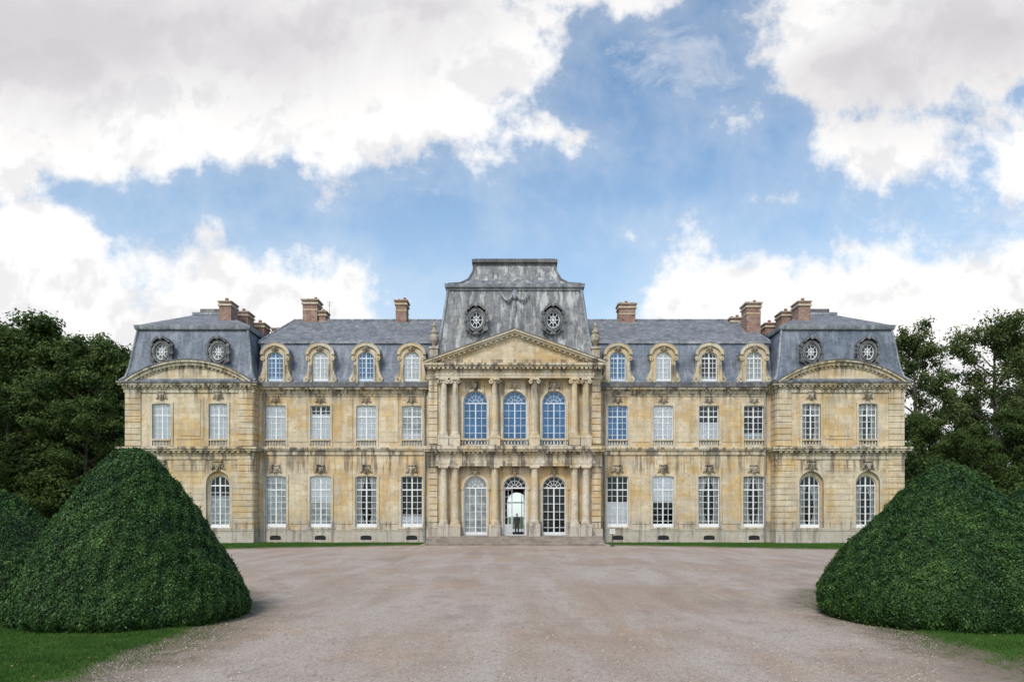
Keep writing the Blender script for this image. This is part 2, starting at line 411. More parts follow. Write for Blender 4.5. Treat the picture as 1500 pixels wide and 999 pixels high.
for s in (-1, 1):
    xa, xb = (6.8, 20.85) if s > 0 else (-20.85, -6.8)
    holes = []
    for c in WB:
        cx = s*c
        holes.append(arch(cx, 1.74, 1.28, 5.44, 0.10, 8)); holes.append(arch(cx, 1.62, 7.78, 11.17, 0.08, 8))
    B['walls'].prism([(xa, 0), (xb, 0), (xb, 12.12), (xa, 12.12)], holes, 0, 0.5, 0.4)
    for c in WB:
        cx = s*c; kx = round(cx, 2)
        ku = kinds_up[kx]; kl = kinds_lo[kx]
        window(cx, 0.12, 1.74, 1.28, 5.44, 0.10, 4, 6, kl[0], kl[1], lo_split.get(kx, 0.42), curtains=(s > 0 and c > 14) or kx == -12.08)
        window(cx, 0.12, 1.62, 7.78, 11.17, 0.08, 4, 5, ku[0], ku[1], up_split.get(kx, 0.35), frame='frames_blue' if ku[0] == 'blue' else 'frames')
        surround(cx, 0, 1.74, 1.28, 5.44, 0.10); surround(cx, 0, 1.62, 7.78, 11.17, 0.08)
        B['trim'].box(cx-1.15, cx+1.15, -0.14, 0.1, 1.12, 1.275)
        mascaron(cx, 0, 5.95, 0.95); mascaron(cx, 0, 11.62, 0.78)
        balustrade(cx, 0.0, 1.6, 7.78, 8.42)
        B['dark'].prism(arch(cx, 0.9, 0.25, 0.62, 0.1, 6), [], -0.093, -0.02)
    for i in range(3):
        mid = s*(WB[i]+WB[i+1])/2
        for z0, z1 in ((1.55, 6.75), (8.2, 11.75)):
            B['walls'].prism([(mid-0.72, z0), (mid+0.72, z0), (mid+0.72, z1), (mid-0.72, z1)], [], -0.045, 0.01)
    for a, b_ in ((s*6.8, s*7.15), (s*20.5, s*20.85)):
        B['walls'].box(a, b_, -0.08, 0.01, 1.07, 7.18); B['walls'].box(a, b_, -0.08, 0.01, 7.78, 12.08)
    B['plinth'].box(xa, xb, -0.09, 0.02, 0, 1.0); B['plinth'].box(xa, xb, -0.12, 0.02, 1.0, 1.09)
    B['trim'].box(xa, xb, -0.10, 0.02, 7.15, 7.48); B['trim'].box(xa, xb, -0.2, 0.02, 7.48, 7.6); B['trim'].box(xa, xb, -0.27, 0.02, 7.6, 7.775)
    B['trim'].box(xa, xb, -0.06, 0.3, 11.92, 12.12)
    B['trim'].box(xa, xb, -0.16, 0.3, 12.12, 12.28); dentils(xa, xb, -0.16, 12.28, 12.42, 0.3, 0.12)
    B['trim'].box(xa, xb, -0.17, 0.3, 12.28, 12.42); B['trim'].box(xa, xb, -0.46, 0.3, 12.42, 12.58)
    B['lead_dark'].box(xa, xb, -0.56, 0.2, 12.58, 12.74); B['lead_dark'].box(xa, xb, -0.48, 0.2, 12.74, 12.98)
    B['lead'].tube([(s*7.3, -0.18, 0.1), (s*7.3, -0.18, 12.5)], [0.06, 0.06], 8); B['lead'].tube([(s*20.3, -0.18, 0.1), (s*20.3, -0.18, 12.5)], [0.06, 0.06], 8)
    B['walls'].box(xa, xb, 11.6, 12, 0, 12.9)
    X0, X1 = s*5.5, s*21.0
    prof = [(-0.25, 12.95), (0.12, 13.25), (0.35, 13.9), (0.95, 16.45)]
    vs = []; fs = []
    for y, z in prof: vs += [(X0, y, z), (X1, y, z)]
    for k in range(3): fs.append((2*k, 2*k+1, 2*k+3, 2*k+2))
    B['slate'].add(vs, fs)
    B['slate'].add([(X0, 12.2, 12.9), (X1, 12.2, 12.9), (X1, 11.1, 16.45), (X0, 11.1, 16.45)], [(0,1,2,3)])
    B['lead'].box(X0, s*21.15, 0.8, 1.06, 16.42, 16.62)
    r0, r1 = s*3.0, s*19.85; e1 = s*21.2
    B['slate_top'].add([(r0, 0.95, 16.6), (e1, 0.95, 16.6), (e1, 11.05, 16.6), (r0, 11.05, 16.6), (r0, 6, 19.8), (r1, 6, 19.8)],
                       [(0,1,5,4), (2,3,4,5), (1,2,5)])
    B['lead'].tube([(r0, 6, 19.82), (r1, 6, 19.82)], [0.11, 0.11]); B['lead'].tube([(r1, 6, 19.82), (e1, 0.95, 16.62)], [0.09, 0.09])
    for c in WB:
        cx = s*c; z0 = 13.0; yf = -0.12
        outer = [(cx-1.36, z0), (cx+1.36, z0), (cx+1.38, z0+0.34), (cx+1.22, z0+0.62), (cx+1.06, z0+1.0), (cx+0.98, z0+1.6), (cx+1.0, z0+2.0), (cx+1.14, z0+2.12), (cx+1.14, z0+2.26)]
        for k in range(1, 14):
            a = PI*k/14; outer.append((cx + 1.1*math.cos(a), z0 + 2.26 + 0.84*math.sin(a)))
        outer += [(2*cx - p[0], p[1]) for p in reversed(outer[2:9])]
        hole = arch(cx, 1.3, z0+0.06, z0+2.5, 0.5, 10)
        B['trim'].prism(outer, [hole], yf, 1.7, yf+0.3)
        ho = [(cx+1.18*math.cos(PI*k/14), z0+2.28+0.92*math.sin(PI*k/14)) for k in range(15)]
        hi = [(cx+0.92*math.cos(PI*k/14), z0+2.28+0.66*math.sin(PI*k/14)) for k in range(14, -1, -1)]
        B['trim'].prism(ho+hi, [], yf-0.16, yf+0.02)
        B['lead'].prism([(p[0], p[1]+0.02) for p in ho] + [(cx+1.18*math.cos(PI*k/14), z0+2.36+0.92*math.sin(PI*k/14)) for k in range(14, -1, -1)], [], yf-0.18, 1.5)
        B['trim'].prism(arch(cx, 1.56, z0, z0+2.66, 0.62, 10)[1:]+[arch(cx, 1.56, z0, z0+2.66, 0.62, 10)[0]] + list(reversed(hole[1:]+[hole[0]])), [], yf-0.06, yf+0.01)
        for sx in (-1, 1):
            for (dx, dz, r) in ((1.12, 0.28, 0.24), (1.0, 1.95, 0.17)):
                ring = [(cx+sx*dx + r*math.cos(2*PI*k/14), z0+dz + r*math.sin(2*PI*k/14)) for k in range(14)]
                B['trim'].prism(ring, [], yf-0.1, yf+0.01)
                ring = [(cx+sx*dx + r*0.4*math.cos(2*PI*k/10), z0+dz + r*0.4*math.sin(2*PI*k/10)) for k in range(10)]
                B['carved'].prism(ring, [], yf-0.14, yf-0.05)
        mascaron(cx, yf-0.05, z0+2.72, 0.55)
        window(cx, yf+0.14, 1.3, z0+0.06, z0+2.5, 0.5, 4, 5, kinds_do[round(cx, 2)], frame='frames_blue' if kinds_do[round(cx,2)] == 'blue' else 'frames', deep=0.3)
    # ---------------- end pavilions
    pa, pb = (20.85, 31.0) if s > 0 else (-31.0, -20.85)
    pc = s*25.85; Y = -1.2
    WP = [s*23.6, s*28.1]
    holes = []
    for cx in WP:
        holes.append(arch(cx, 1.95, 1.1, 5.75, 0.97)); holes.append(arch(cx, 1.48, 7.68, 11.13, 0.08, 8))
    B['walls'].prism([(pa, 0), (pb, 0), (pb, 12.3), (pa, 12.3)], holes, Y, 13, Y+0.5, back=True)
    for i, cx in enumerate(WP):
        B['walls'].prism(arch(cx, 1.96, 1.1, 5.76, 0.97), [arch(cx, 1.62, 1.25, 5.42, 0.8)], Y+0.22, Y+0.3, Y+0.6)
        window(cx, Y+0.36, 1.62, 1.25, 5.42, 0.8, 4, 6, 'dark', 'dark' if s > 0 else 'grey', 0.62, curtains=s > 0, fan=False)
        window(cx, Y+0.13, 1.48, 7.68, 11.13, 0.08, 4, 5, 'white' if s < 0 else 'dark', 'white' if s < 0 else ('dark'), 0.5, curtains=s > 0)
        surround(cx, Y, 1.48, 7.68, 11.13, 0.08, 0.17, 0.09); surround(cx, Y, 1.95, 1.1, 5.75, 0.97, 0.16, 0.05)
        mascaron(cx, Y, 6.15, 1.05); mascaron(cx, Y, 11.72, 0.85)
        balustrade(cx, Y, 1.46, 7.68, 8.3, 6)
        B['trim'].box(cx-1.1, cx+1.1, Y-0.16, Y+0.16, 1.12, 1.245)
    for a, b_ in ((20.85, 22.0), (29.75, 31.0)):
        banded(s*a, s*b_, Y, 1.1, 6.7, 0.08); banded(s*a, s*b_, Y, 7.75, 12.0, 0.08)
    for a, b_ in ((22.0, 22.6), (24.6, 27.1), (29.1, 29.75)):
        banded(s*a, s*b_, Y, 1.1, 6.7, 0.03, gap=0.045)
    B['walls'].box(s*24.75, s*26.95, Y-0.05, Y+0.01, 8.3, 11.7)
    B['walls'].box(s*25.0, s*26.7, Y-0.09, Y-0.04, 8.55, 11.45)
    sx = s*20.85
    banded(sx-s*0.07, sx-s*0.001, Y+0.72, 1.1, 6.7, 0.7, side=-0.1); banded(sx-s*0.07, sx-s*0.001, Y+0.72, 7.75, 12.0, 0.7, side=-0.1)
    B['plinth'].box(pa-0.09, pb+0.09, Y-0.11, 13.1, 0, 1.0); B['plinth'].box(pa-0.12, pb+0.12, Y-0.15, 13.1, 1.0, 1.1)
    for pr, z0, z1 in ((0.10, 6.7, 7.0), (0.14, 7.0, 7.2), (0.42, 7.34, 7.5), (0.5, 7.5, 7.66)):
        B['trim'].box(pa-pr, pb+pr, Y-pr, 13+pr, z0, z1)
    B['trim'].box(pa-0.15, pb+0.15, Y-0.15, 13.1, 7.2, 7.34)
    dentils(pa, pb, Y-0.15, 7.2, 7.34, 0.42, 0.2)
    for pr, z0, z1 in ((0.1, 12.0, 12.3), (0.18, 12.3, 12.42), (0.4, 12.55, 12.7)):
        B['trim'].box(pa-pr, pb+pr, Y-pr, 13+pr, z0, z1)
    B['trim'].box(pa-0.2, pb+0.2, Y-0.2, 13.1, 12.42, 12.55)
    dentils(pa, pb, Y-0.2, 12.42, 12.545, 0.36, 0.14)
    B['lead_dark'].box(pa-0.5, pb+0.5, Y-0.48, 13.5, 12.7, 12.86)
    c_, h_ = 4.95, 1.62; R = (c_*c_+h_*h_)/(2*h_); zc = 12.72 + h_ - R; a0 = math.asin(c_/R)
    def arc(rad, n=28, rev=False, ac=a0):
        L = [(pc + rad*math.sin(-ac+2*ac*k/n), zc + rad*math.cos(-ac+2*ac*k/n)) for k in range(n+1)]
        return L[::-1] if rev else L
    B['walls'].prism([(pc-c_+0.2, 12.7)] + arc(R-0.2, ac=a0*0.96) + [(pc+c_-0.2, 12.7)], [], Y-0.13, Y+1.4)
    B['trim'].prism(arc(R+0.02) + arc(R-0.22, rev=True), [], Y-0.34, Y+1.0)
    B['trim'].prism(arc(R+0.17) + arc(R+0.02, rev=True), [], Y-0.5, Y+1.0)
    B['lead_dark'].prism(arc(R+0.24) + arc(R+0.172, rev=True), [], Y-0.54, Y+1.3)
    for k in range(30):
        a = -a0+2*a0*(k+0.5)/30; px, pz = pc+(R-0.29)*math.sin(a), zc+(R-0.29)*math.cos(a)
        if pz > 13.1: B['trim'].box(px-0.07, px+0.07, Y-0.26, Y-0.12, pz-0.06, pz+0.06)
    def ring(st, z): return (pa+st, pb-st, Y+st, 13-st, z)
    B['slate'].loft([ring(-0.35, 12.87), ring(0.0, 13.2), ring(0.2, 14.0), ring(0.42, 15.6), ring(0.66, 17.2)])
    B['lead'].loft([ring(0.5, 17.15), ring(0.45, 17.25), ring(0.4, 17.5), ring(0.6, 17.56)])
    tx0, tx1 = sorted((s*25.5, s*28.4))
    B['slate_top'].loft([ring(0.62, 17.55), (tx0, tx1, 5.0, 7.0, 20.0)])
    B['lead'].box(tx0-0.15, tx1+0.15, 4.85, 7.15, 19.97, 20.2)
    B['lead_dark'].box(tx0+0.4, tx1-0.4, 5.2, 6.8, 20.2, 20.6)
    for ux in (pa, pb):
        sg = 1 if ux == pa else -1
        B['lead'].tube([(ux-sg*0.33, Y-0.33, 12.9), (ux, Y, 13.25), (ux+sg*0.2, Y+0.2, 14.0), (ux+sg*0.42, Y+0.42, 15.6), (ux+sg*0.64, Y+0.64, 17.2)], [0.1]*5)
    C = B['brick']
    for (xc_, y0, zt_) in ((24.35, 1.8, 20.15), (23.75, 3.9, 19.9), (23.1, 6.0, 19.5)):
        xi, xo = s*(xc_-0.5), s*(xc_+0.5)
        if xi > xo: xi, xo = xo, xi
        C.box(xi, xo, y0, y0+1.4, 17.5, zt_-0.32); B['trim'].box(xi-0.09, xo+0.09, y0-0.1, y0+1.5, zt_-0.32, zt_-0.2); C.box(xi-0.03, xo+0.03, y0-0.03, y0+1.43, zt_-0.2, zt_)
        B['carved'].box(xi-0.1, xo+0.1, y0-0.1, y0+1.5, zt_, zt_+0.1)
        B['pots'].lathe((xi+xo)/2, y0+0.4, [(0.17, zt_+0.1), (0.14, zt_+0.42)], 10); B['pots'].lathe((xi+xo)/2, y0+1.0, [(0.17, zt_+0.1), (0.14, zt_+0.36)], 10)

def oculus(cx, y, z, rx, rz, back):
    n = 28
    E = lambda f, dz=0: [(cx + rx*f*math.cos(2*PI*k/n), z + dz + rz*f*math.sin(2*PI*k/n)) for k in range(n)]
    L = B['lead_dark']
    L.prism(E(0.98), [E(0.66)], y, y+1.3, y+0.4)
    L.prism(E(0.82), [E(0.68)], y-0.1, y+0.05)
    B['lead'].prism(E(0.92), [E(0.86)], y-0.06, y+0.03)
    hood = [(cx-rx*0.95, z+rz*0.72)] + [(cx+rx*1.05*math.sin(-1.0+2.0*k/10), z+rz*(0.35+0.95*math.cos(-1.0+2.0*k/10))) for k in range(11)] + [(cx+rx*0.95, z+rz*0.72)] + [(cx+rx*0.95*math.sin(0.85-1.7*k/10), z+rz*(0.18+0.92*math.cos(0.85-1.7*k/10))) for k in range(11)]
    L.prism(hood, [], y-0.22, y+0.9)
    for sx in (-1, 1):
        for dx, dz, r in ((1.05, 0.55, 0.15), (1.12, -0.1, 0.12), (0.95, -0.72, 0.2)):
            rg = [(cx+sx*rx*dx + r*math.cos(2*PI*k/12), z+rz*dz + r*math.sin(2*PI*k/12)) for k in range(12)]
            L.prism(rg, [], y-0.12, y+0.2)
        L.tube([(cx+sx*rx*1.05, y-0.02, z+rz*0.5), (cx+sx*rx*1.12, y-0.02, z), (cx+sx*rx*0.98, y-0.02, z-rz*0.7), (cx+sx*rx*0.5, y-0.02, z-rz*1.12)], [0.08, 0.06, 0.1, 0.07], 6)
    L.ell((cx, y-0.08, z-rz*1.12), (0.3, 0.12, 0.13)); B['lead'].ell((cx, y-0.22, z+rz*1.12), (0.14, 0.1, 0.17))
    B['frames'].prism(E(0.66), [E(0.59)], y+0.08, y+0.14)
    for k in range(4):
        a = PI*k/4; dx, dz = math.cos(a)*rx*0.6, math.sin(a)*rz*0.6; nx, nz = -math.sin(a)*0.02, math.cos(a)*0.02
        B['frames'].prism([(cx-dx-nx, z-dz-nz), (cx+dx-nx, z+dz-nz), (cx+dx+nx, z+dz+nz), (cx-dx+nx, z-dz+nz)], [], y+0.085+k*0.003, y+0.13)
    B['frames'].prism(E(0.30), [E(0.25)], y+0.08, y+0.13)
    B['glass'].prism(E(0.62), [], y+0.145, y+0.148); B[back].prism(E(0.68), [], y+0.3, y+0.32)
for s in (-1, 1):
    for c in (23.6, 28.1): oculus(s*c, -1.25, 15.25, 0.76, 0.95, 'sh_grey' if s < 0 else 'dark')
    oculus(s*3.07, -1.05, 17.85, 0.78, 1.0, 'dark')

# ---------------- central pavilion
Y = -1.4; XC = (-3.12, 0.0, 3.12)
holes = []
for cx in XC:
    holes.append(arch(cx, 1.86, 0.62, 5.35, 0.93)); holes.append(arch(cx, 1.9, 7.62, 12.1, 0.95))
B['walls'].prism([(-6.8, 0), (6.8, 0), (6.8, 13.9), (-6.8, 13.9)], holes, Y, 1.5, Y+0.5)
for i, cx in enumerate(XC):
    op = (i == 1)
    window(cx, Y+0.26, 1.86, 0.64, 5.35, 0.93, 4, 6, ('grey','dark','dark')[i], fan=True, open_leaf=op)
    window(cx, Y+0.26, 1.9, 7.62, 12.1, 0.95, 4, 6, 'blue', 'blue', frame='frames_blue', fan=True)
    surround(cx, Y, 1.86, 0.62, 5.35, 0.93, 0.17, 0.07); surround(cx, Y, 1.9, 7.62, 12.1, 0.95, 0.17, 0.08)
    B['trim'].box(cx-1.2, cx-0.95, Y-0.12, Y+0.1, 4.28, 4.44); B['trim'].box(cx+0.95, cx+1.2, Y-0.12, Y+0.1, 4.28, 4.44)
    mascaron(cx, Y, 5.65, 0.7); mascaron(cx, Y, 12.5, 0.85)
    balustrade(cx, Y-0.35, 2.3, 7.64, 8.28, 9)
def leaf_panel(x0, y0, ang, w, z0, z1):
    mb = MB()
    mb.box(0, w, -0.03, 0.03, 0, 0.9); mb.box(0, 0.09, -0.03, 0.03, 0.9, z1-z0); mb.box(w-0.09, w, -0.03, 0.03, 0.9, z1-z0); mb.box(0.09, w-0.09, -0.03, 0.03, z1-z0-0.1, z1-z0)
    mb.box(w/2-0.02, w/2+0.02, -0.02, 0.02, 0.9, z1-z0-0.1)
    for k in range(1, 5):
        zz = 0.9 + (z1-z0-1.0)*k/5; mb.box(0.09, w-0.09, -0.018, 0.018, zz-0.02, zz+0.02)
    o = mb.make('door_leaf', M['paint'], ch); o.location = (x0, y0, z0); o.rotation_euler = (0, 0, ang)
leaf_panel(-0.86, Y+0.32, math.radians(38), 0.85, 0.64, 4.36)
leaf_panel(0.86, Y+0.36, math.radians(98), 0.85, 0.64, 4.36)

def column(cx, cy, z0, z1, r, ionic):
    T = B['columns']; h = z1-z0
    T.box(cx-r*1.35, cx+r*1.35, cy-r*1.35, cy+r*1.35, z0, z0+0.12)
    pr = [(r*1.3, z0+0.12), (r*1.33, z0+0.2), (r*1.15, z0+0.27), (r*1.2, z0+0.33), (r, z0+0.42), (r, z0+h*0.35), (r*0.95, z0+h*0.65), (r*0.86, z1-0.42), (r*0.94, z1-0.4), (r*0.94, z1-0.36), (r*0.86, z1-0.34), (r*0.86, z1-0.26), (r*1.15, z1-0.14)]
    T.lathe(cx, cy, pr, 22)
    T.box(cx-r*1.28, cx+r*1.28, cy-r*1.28, cy+r*1.28, z1-0.14, z1-0.002)
    if ionic:
        for sx in (-1, 1):
            ring = [(cx+sx*r*1.05 + 0.17*math.cos(2*PI*k/14), z1-0.28 + 0.17*math.sin(2*PI*k/14)) for k in range(14)]
            B['columns'].prism(ring, [], cy-r*1.2, cy+r*1.1, back=True)
            ring = [(cx+sx*r*1.05 + 0.07*math.cos(2*PI*k/10), z1-0.28 + 0.07*math.sin(2*PI*k/10)) for k in range(10)]
            B['carved'].prism(ring, [], cy-r*1.2-0.03, cy-r*1.2+0.01)
for cx in (-5.6, -4.7, -1.56, 1.56, 4.7, 5.6):
    cy = Y-0.38
    B['plinth'].box(cx-0.44, cx+0.44, Y-0.85, Y+0.02, 0.6, 1.35)
    B['trim'].box(cx-0.46, cx+0.46, Y-0.87, Y+0.02, 1.35, 1.45)
    column(cx, cy, 1.45, 6.1, 0.3, False)
    B['trim'].box(cx-0.42, cx+0.42, Y-0.8, Y+0.02, 7.62, 8.28); B['trim'].box(cx-0.45, cx+0.45, Y-0.83, Y+0.02, 8.28, 8.4)
    column(cx, cy, 8.4, 13.0, 0.285, True)
    for z0, z1 in ((1.46, 6.09), (8.41, 12.99)):
        B['walls'].box(cx-0.33, cx+0.33, Y-0.09, Y+0.01, z0, z1)
for s in (-1, 1):
    banded(s*6.12, s*6.8, Y, 1.2, 6.1, 0.16, 0.5); banded(s*6.12, s*6.8, Y, 7.9, 13.0, 0.16, 0.5)
    banded(s*6.8, s*6.87, Y+0.0, 1.2, 6.1, 0.0, 0.5, side=-0.15); banded(s*6.8, s*6.87, Y, 7.9, 12.0, 0.0, 0.5, side=-0.15)
    B['plinth'].box(s*6.05, s*6.95, Y-0.25, 0.0, 0, 1.2)
    ux = s*6.45; uy = -0.9
    B['carved'].box(ux-0.32, ux+0.32, uy-0.32, uy+0.32, 14.2, 15.5); B['carved'].box(ux-0.4, ux+0.4, uy-0.4, uy+0.4, 15.5, 15.65)
    B['carved'].lathe(ux, uy, [(0.2, 15.65), (0.12, 15.8), (0.34, 16.2), (0.37, 16.5), (0.25, 16.7), (0.33, 16.85), (0.16, 17.05), (0.1, 17.25), (0.17, 17.4), (0.03, 17.7)], 16)
B['plinth'].box(-6.05, -4.2, Y-0.12, Y+0.02, 0.6, 1.2); B['plinth'].box(4.2, 6.05, Y-0.12, Y+0.02, 0.6, 1.2)
T = B['trim']
for pr, z0, z1, w in ((0.70, 6.102, 6.3, 6.25), (0.74, 6.3, 6.5, 6.28), (0.68, 6.5, 6.98, 6.23), (0.78, 6.98, 7.08, 6.3), (0.76, 7.08, 7.22, 6.3), (1.12, 7.22, 7.38, 7.05), (1.22, 7.38, 7.62, 7.15)):
    if w < 7:
        T.box(-w, w, Y-pr, Y+0.02, z0, z1); T.box(-6.9, -w-0.001, Y-pr+0.45, 0.0, z0, z1); T.box(w+0.001, 6.9, Y-pr+0.45, 0.0, z0, z1)
    else: T.box(-w, w, Y-pr, 0.0, z0, z1)
dentils(-6.3, 6.3, Y-0.76, 7.08, 7.218, 0.36, 0.22)
for k in range(25):
    xx = -6.0 + k*0.5
    T.box(xx-0.1, xx+0.1, Y-0.72, Y-0.67, 6.52, 6.96)
for pr, z0, z1, w in ((0.66, 13.0, 13.2, 6.2), (0.70, 13.2, 13.38, 6.24), (0.64, 13.38, 13.66, 6.18), (0.72, 13.66, 13.8, 6.26), (1.0, 13.8, 13.93, 6.95), (1.1, 13.93, 14.1, 7.05)):
    if w < 6.5:
        T.box(-w, w, Y-pr, Y+0.02, z0, z1); T.box(-6.88, -w-0.001, Y-pr+0.4, 0.0, z0, z1); T.box(w+0.001, 6.88, Y-pr+0.4, 0.0, z0, z1)
    else: T.box(-w, w, Y-pr, 0.4, z0, z1)
dentils(-6.8, 6.8, Y-0.72, 13.66, 13.8, 0.34, 0.26)
B['walls'].prism([(-6.4, 14.1), (6.4, 14.1), (0, 16.35)], [], Y-0.66, 0.3)
sl = (16.62-14.1)/7.1
def rk(t0, t1, y0, y1, b):
    x0 = 7.12; top = 16.75
    def zz(x, t): return top - sl*abs(x) - t
    xe = min(x0, (top - t1 - 14.102)/sl)
    xt = min(x0, (top - t0 - 14.102)/sl)
    P = [(-xt, max(14.102, zz(xt, t0))), (0, zz(0, t0)), (xt, max(14.102, zz(xt, t0))), (xe, max(14.102, zz(xe, t1))), (0, zz(0, t1)), (-xe, max(14.102, zz(xe, t1)))]
    B[b].prism(P, [], y0, y1)
rk(0.0, 0.16, Y-1.14, 0.5, 'trim'); rk(0.161, 0.32, Y-1.02, 0.4, 'trim'); rk(0.321, 0.52, Y-0.78, 0.3, 'trim'); rk(-0.06, -0.002, Y-1.18, 0.7, 'lead_dark')
for k in range(30):
    xx = -6.0 + 12.0*k/29
    zt = 16.75 - sl*abs(xx) - 0.33
    if zt - 0.16 > 14.15: T.box(xx-0.08, xx+0.08, Y-0.96, Y-0.77, zt-0.13, zt)
def cr(x, y, z): return (-x, x, y, 12.4-(y+1), z)
B['slate_old'].loft([cr(6.5, -1.2, 14.2), cr(6.25, -0.95, 15.2), cr(6.0, -0.7, 16.4), cr(5.7, -0.35, 18.4), cr(5.42, 0.0, 20.6)])
B['lead'].loft([cr(5.5, -0.1, 20.5), cr(5.52, -0.12, 20.66), cr(5.66, -0.26, 20.72), cr(5.7, -0.3, 21.0), cr(5.4, 0.0, 21.06)])
B['slate_old'].loft([cr(5.35, 0.05, 21.05), cr(4.5, 0.9, 21.4), cr(3.85, 1.55, 21.95), cr(3.5, 1.9, 22.7), cr(3.35, 2.05, 23.35)])
B['lead_dark'].loft([cr(3.4, 2.0, 23.3), cr(3.42, 1.98, 23.45), cr(3.6, 1.8, 23.5), cr(3.6, 1.8, 23.75), cr(3.3, 2.1, 23.9)])
for sg in (-1, 1):
    B['lead'].tube([(sg*6.5, -1.2, 14.2), (sg*6.25, -0.95, 15.2), (sg*6.0, -0.7, 16.4), (sg*5.7, -0.35, 18.4), (sg*5.42, 0, 20.6)], [0.13]*5)
    B['lead_dark'].tube([(sg*5.35, 0.05, 21.07), (sg*4.5, 0.9, 21.42), (sg*3.85, 1.55, 21.97), (sg*3.5, 1.9, 22.72), (sg*3.35, 2.05, 23.35)], [0.1]*5)
for sx in (-1, 1):
    pts = [(sx*(0.05+1.1*k/8), -0.28-0.1*math.sin(PI*k/8), 20.35-0.75*math.sin(PI*k/8)) for k in range(9)]
    B['lead'].tube(pts, [0.06+0.04*math.sin(PI*k/8) for k in range(9)], 7)
B['lead'].ell((0, -0.3, 20.1), (0.22, 0.14, 0.4)); B['lead'].ell((0, -0.4, 18.9), (0.12, 0.1, 0.7))
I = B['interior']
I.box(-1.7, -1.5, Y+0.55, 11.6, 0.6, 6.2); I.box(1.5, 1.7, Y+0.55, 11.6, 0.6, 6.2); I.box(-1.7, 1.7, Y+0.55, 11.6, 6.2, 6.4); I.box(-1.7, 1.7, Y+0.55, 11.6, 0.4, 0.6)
B['walls'].prism([(-6.8, 0), (6.8, 0), (6.8, 14.1), (-6.8, 14.1)], [arch(0.2, 1.9, 0.62, 4.5, 0.95)], 11.6, 12.0, 12.0)
for xx in (-0.3, 0.7): B['frames'].box(xx-0.03, xx+0.03, 11.8, 11.86, 0.62, 4.3)
B['frames'].box(-0.75, 1.15, 11.79, 11.87, 3.45, 3.55)
for k in range(4):
    B['steps'].box(-6.75-0.0*k, 6.75, -4.4+0.38*k, Y+0.0-0.001, 0.0+0.15*k+0.001, 0.15*(k+1))
    B['steps'].box(-6.78, 6.78, -4.43+0.38*k, -4.4+0.38*k+0.02, 0.15*(k+1)-0.035, 0.15*(k+1)+0.003)
B['steps'].box(-6.75, 6.75, -2.9, -0.9, 0.6, 0.62)

def stack(x0, x1, y0, y1, z0, z1, pots=3):
    C = B['brick']; C.box(x0, x1, y0, y1, z0, z1-0.45)
    B['trim'].box(x0-0.1, x1+0.1, y0-0.1, y1+0.1, z1-0.45, z1-0.33); C.box(x0-0.05, x1+0.05, y0-0.05, y1+0.05, z1-0.33, z1-0.12)
    B['carved'].box(x0-0.14, x1+0.14, y0-0.14, y1+0.14, z1-0.12, z1)
    B['trim'].box(x0-0.03, x1+0.03, y0-0.03, y1+0.03, z1-1.0, z1-0.9)
    for k in range(pots):
        xx = x0 + (x1-x0)*(k+0.5)/pots; B['pots'].lathe(xx, (y0+y1)/2, [(0.16, z1), (0.13, z1+0.25+0.12*(k % 2))], 10)
stack(-19.0, -17.7, 5.6, 7.0, 18.6, 21.6, 2); stack(-17.6, -17.0, 5.8, 6.8, 18.6, 20.6, 1)
stack(-10.65, -9.7, 5.5, 6.8, 18.6, 21.5, 2)
stack(9.35, 10.8, 5.5, 6.8, 18.6, 21.2, 3)
stack(19.9, 21.1, 3.0, 4.4, 16.6, 20.5, 2); stack(19.3, 20.3, 5.4, 6.6, 16.6, 19.9, 2); stack(19.7, 21.0, 7.0, 8.6, 16.6, 20.1, 2)
stack(-22.2, -21.2, 7, 8.6, 16.6, 19.4, 2)
mt = MB(); mt.tube([(-16.7, 6, 19.5), (-16.7, 6, 21.5)], [0.02, 0.02], 5)
for k in range(4): mt.tube([(-17.0+0.05*k, 6.0-0.0, 21.45-0.12*k), (-16.4-0.05*k, 6.0, 21.45-0.12*k)], [0.01]*2, 4)
mt.make('tv_aerial', M['metal'], ch)

mm = dict(walls='stone', trim='trim', carved='carved', plinth='plinth', slate='slate', slate_top='slate_top', slate_old='slate_old', lead='lead', lead_dark='lead_dark',
          brick='brick', pots='pot', frames='paint', frames_blue='paint_blue', glass='glass', sh_white='shutter', sh_grey='shutter_grey', dark='dark', blue='blue',
          curtains='curtain', interior='interior', steps='step', columns='trim', balusters='trim')
nm = dict(walls='walls', trim='mouldings', carved='carved_stone', plinth='plinth', slate='mansard_roof', slate_top='upper_roof', slate_old='central_roof', lead='lead_flashing', lead_dark='gutters',
          brick='chimneys', pots='chimney_pots', frames='window_frames', frames_blue='window_frames_blue', glass='window_glass', sh_white='white_shutters', sh_grey='grey_shutters', dark='window_interiors', blue='sky_reflection_backing',
          curtains='curtains', interior='vestibule', steps='entrance_steps', columns='columns', balusters='balustrades')
for k, mb in B.items(): mb.make(nm[k], M[mm[k]], ch)

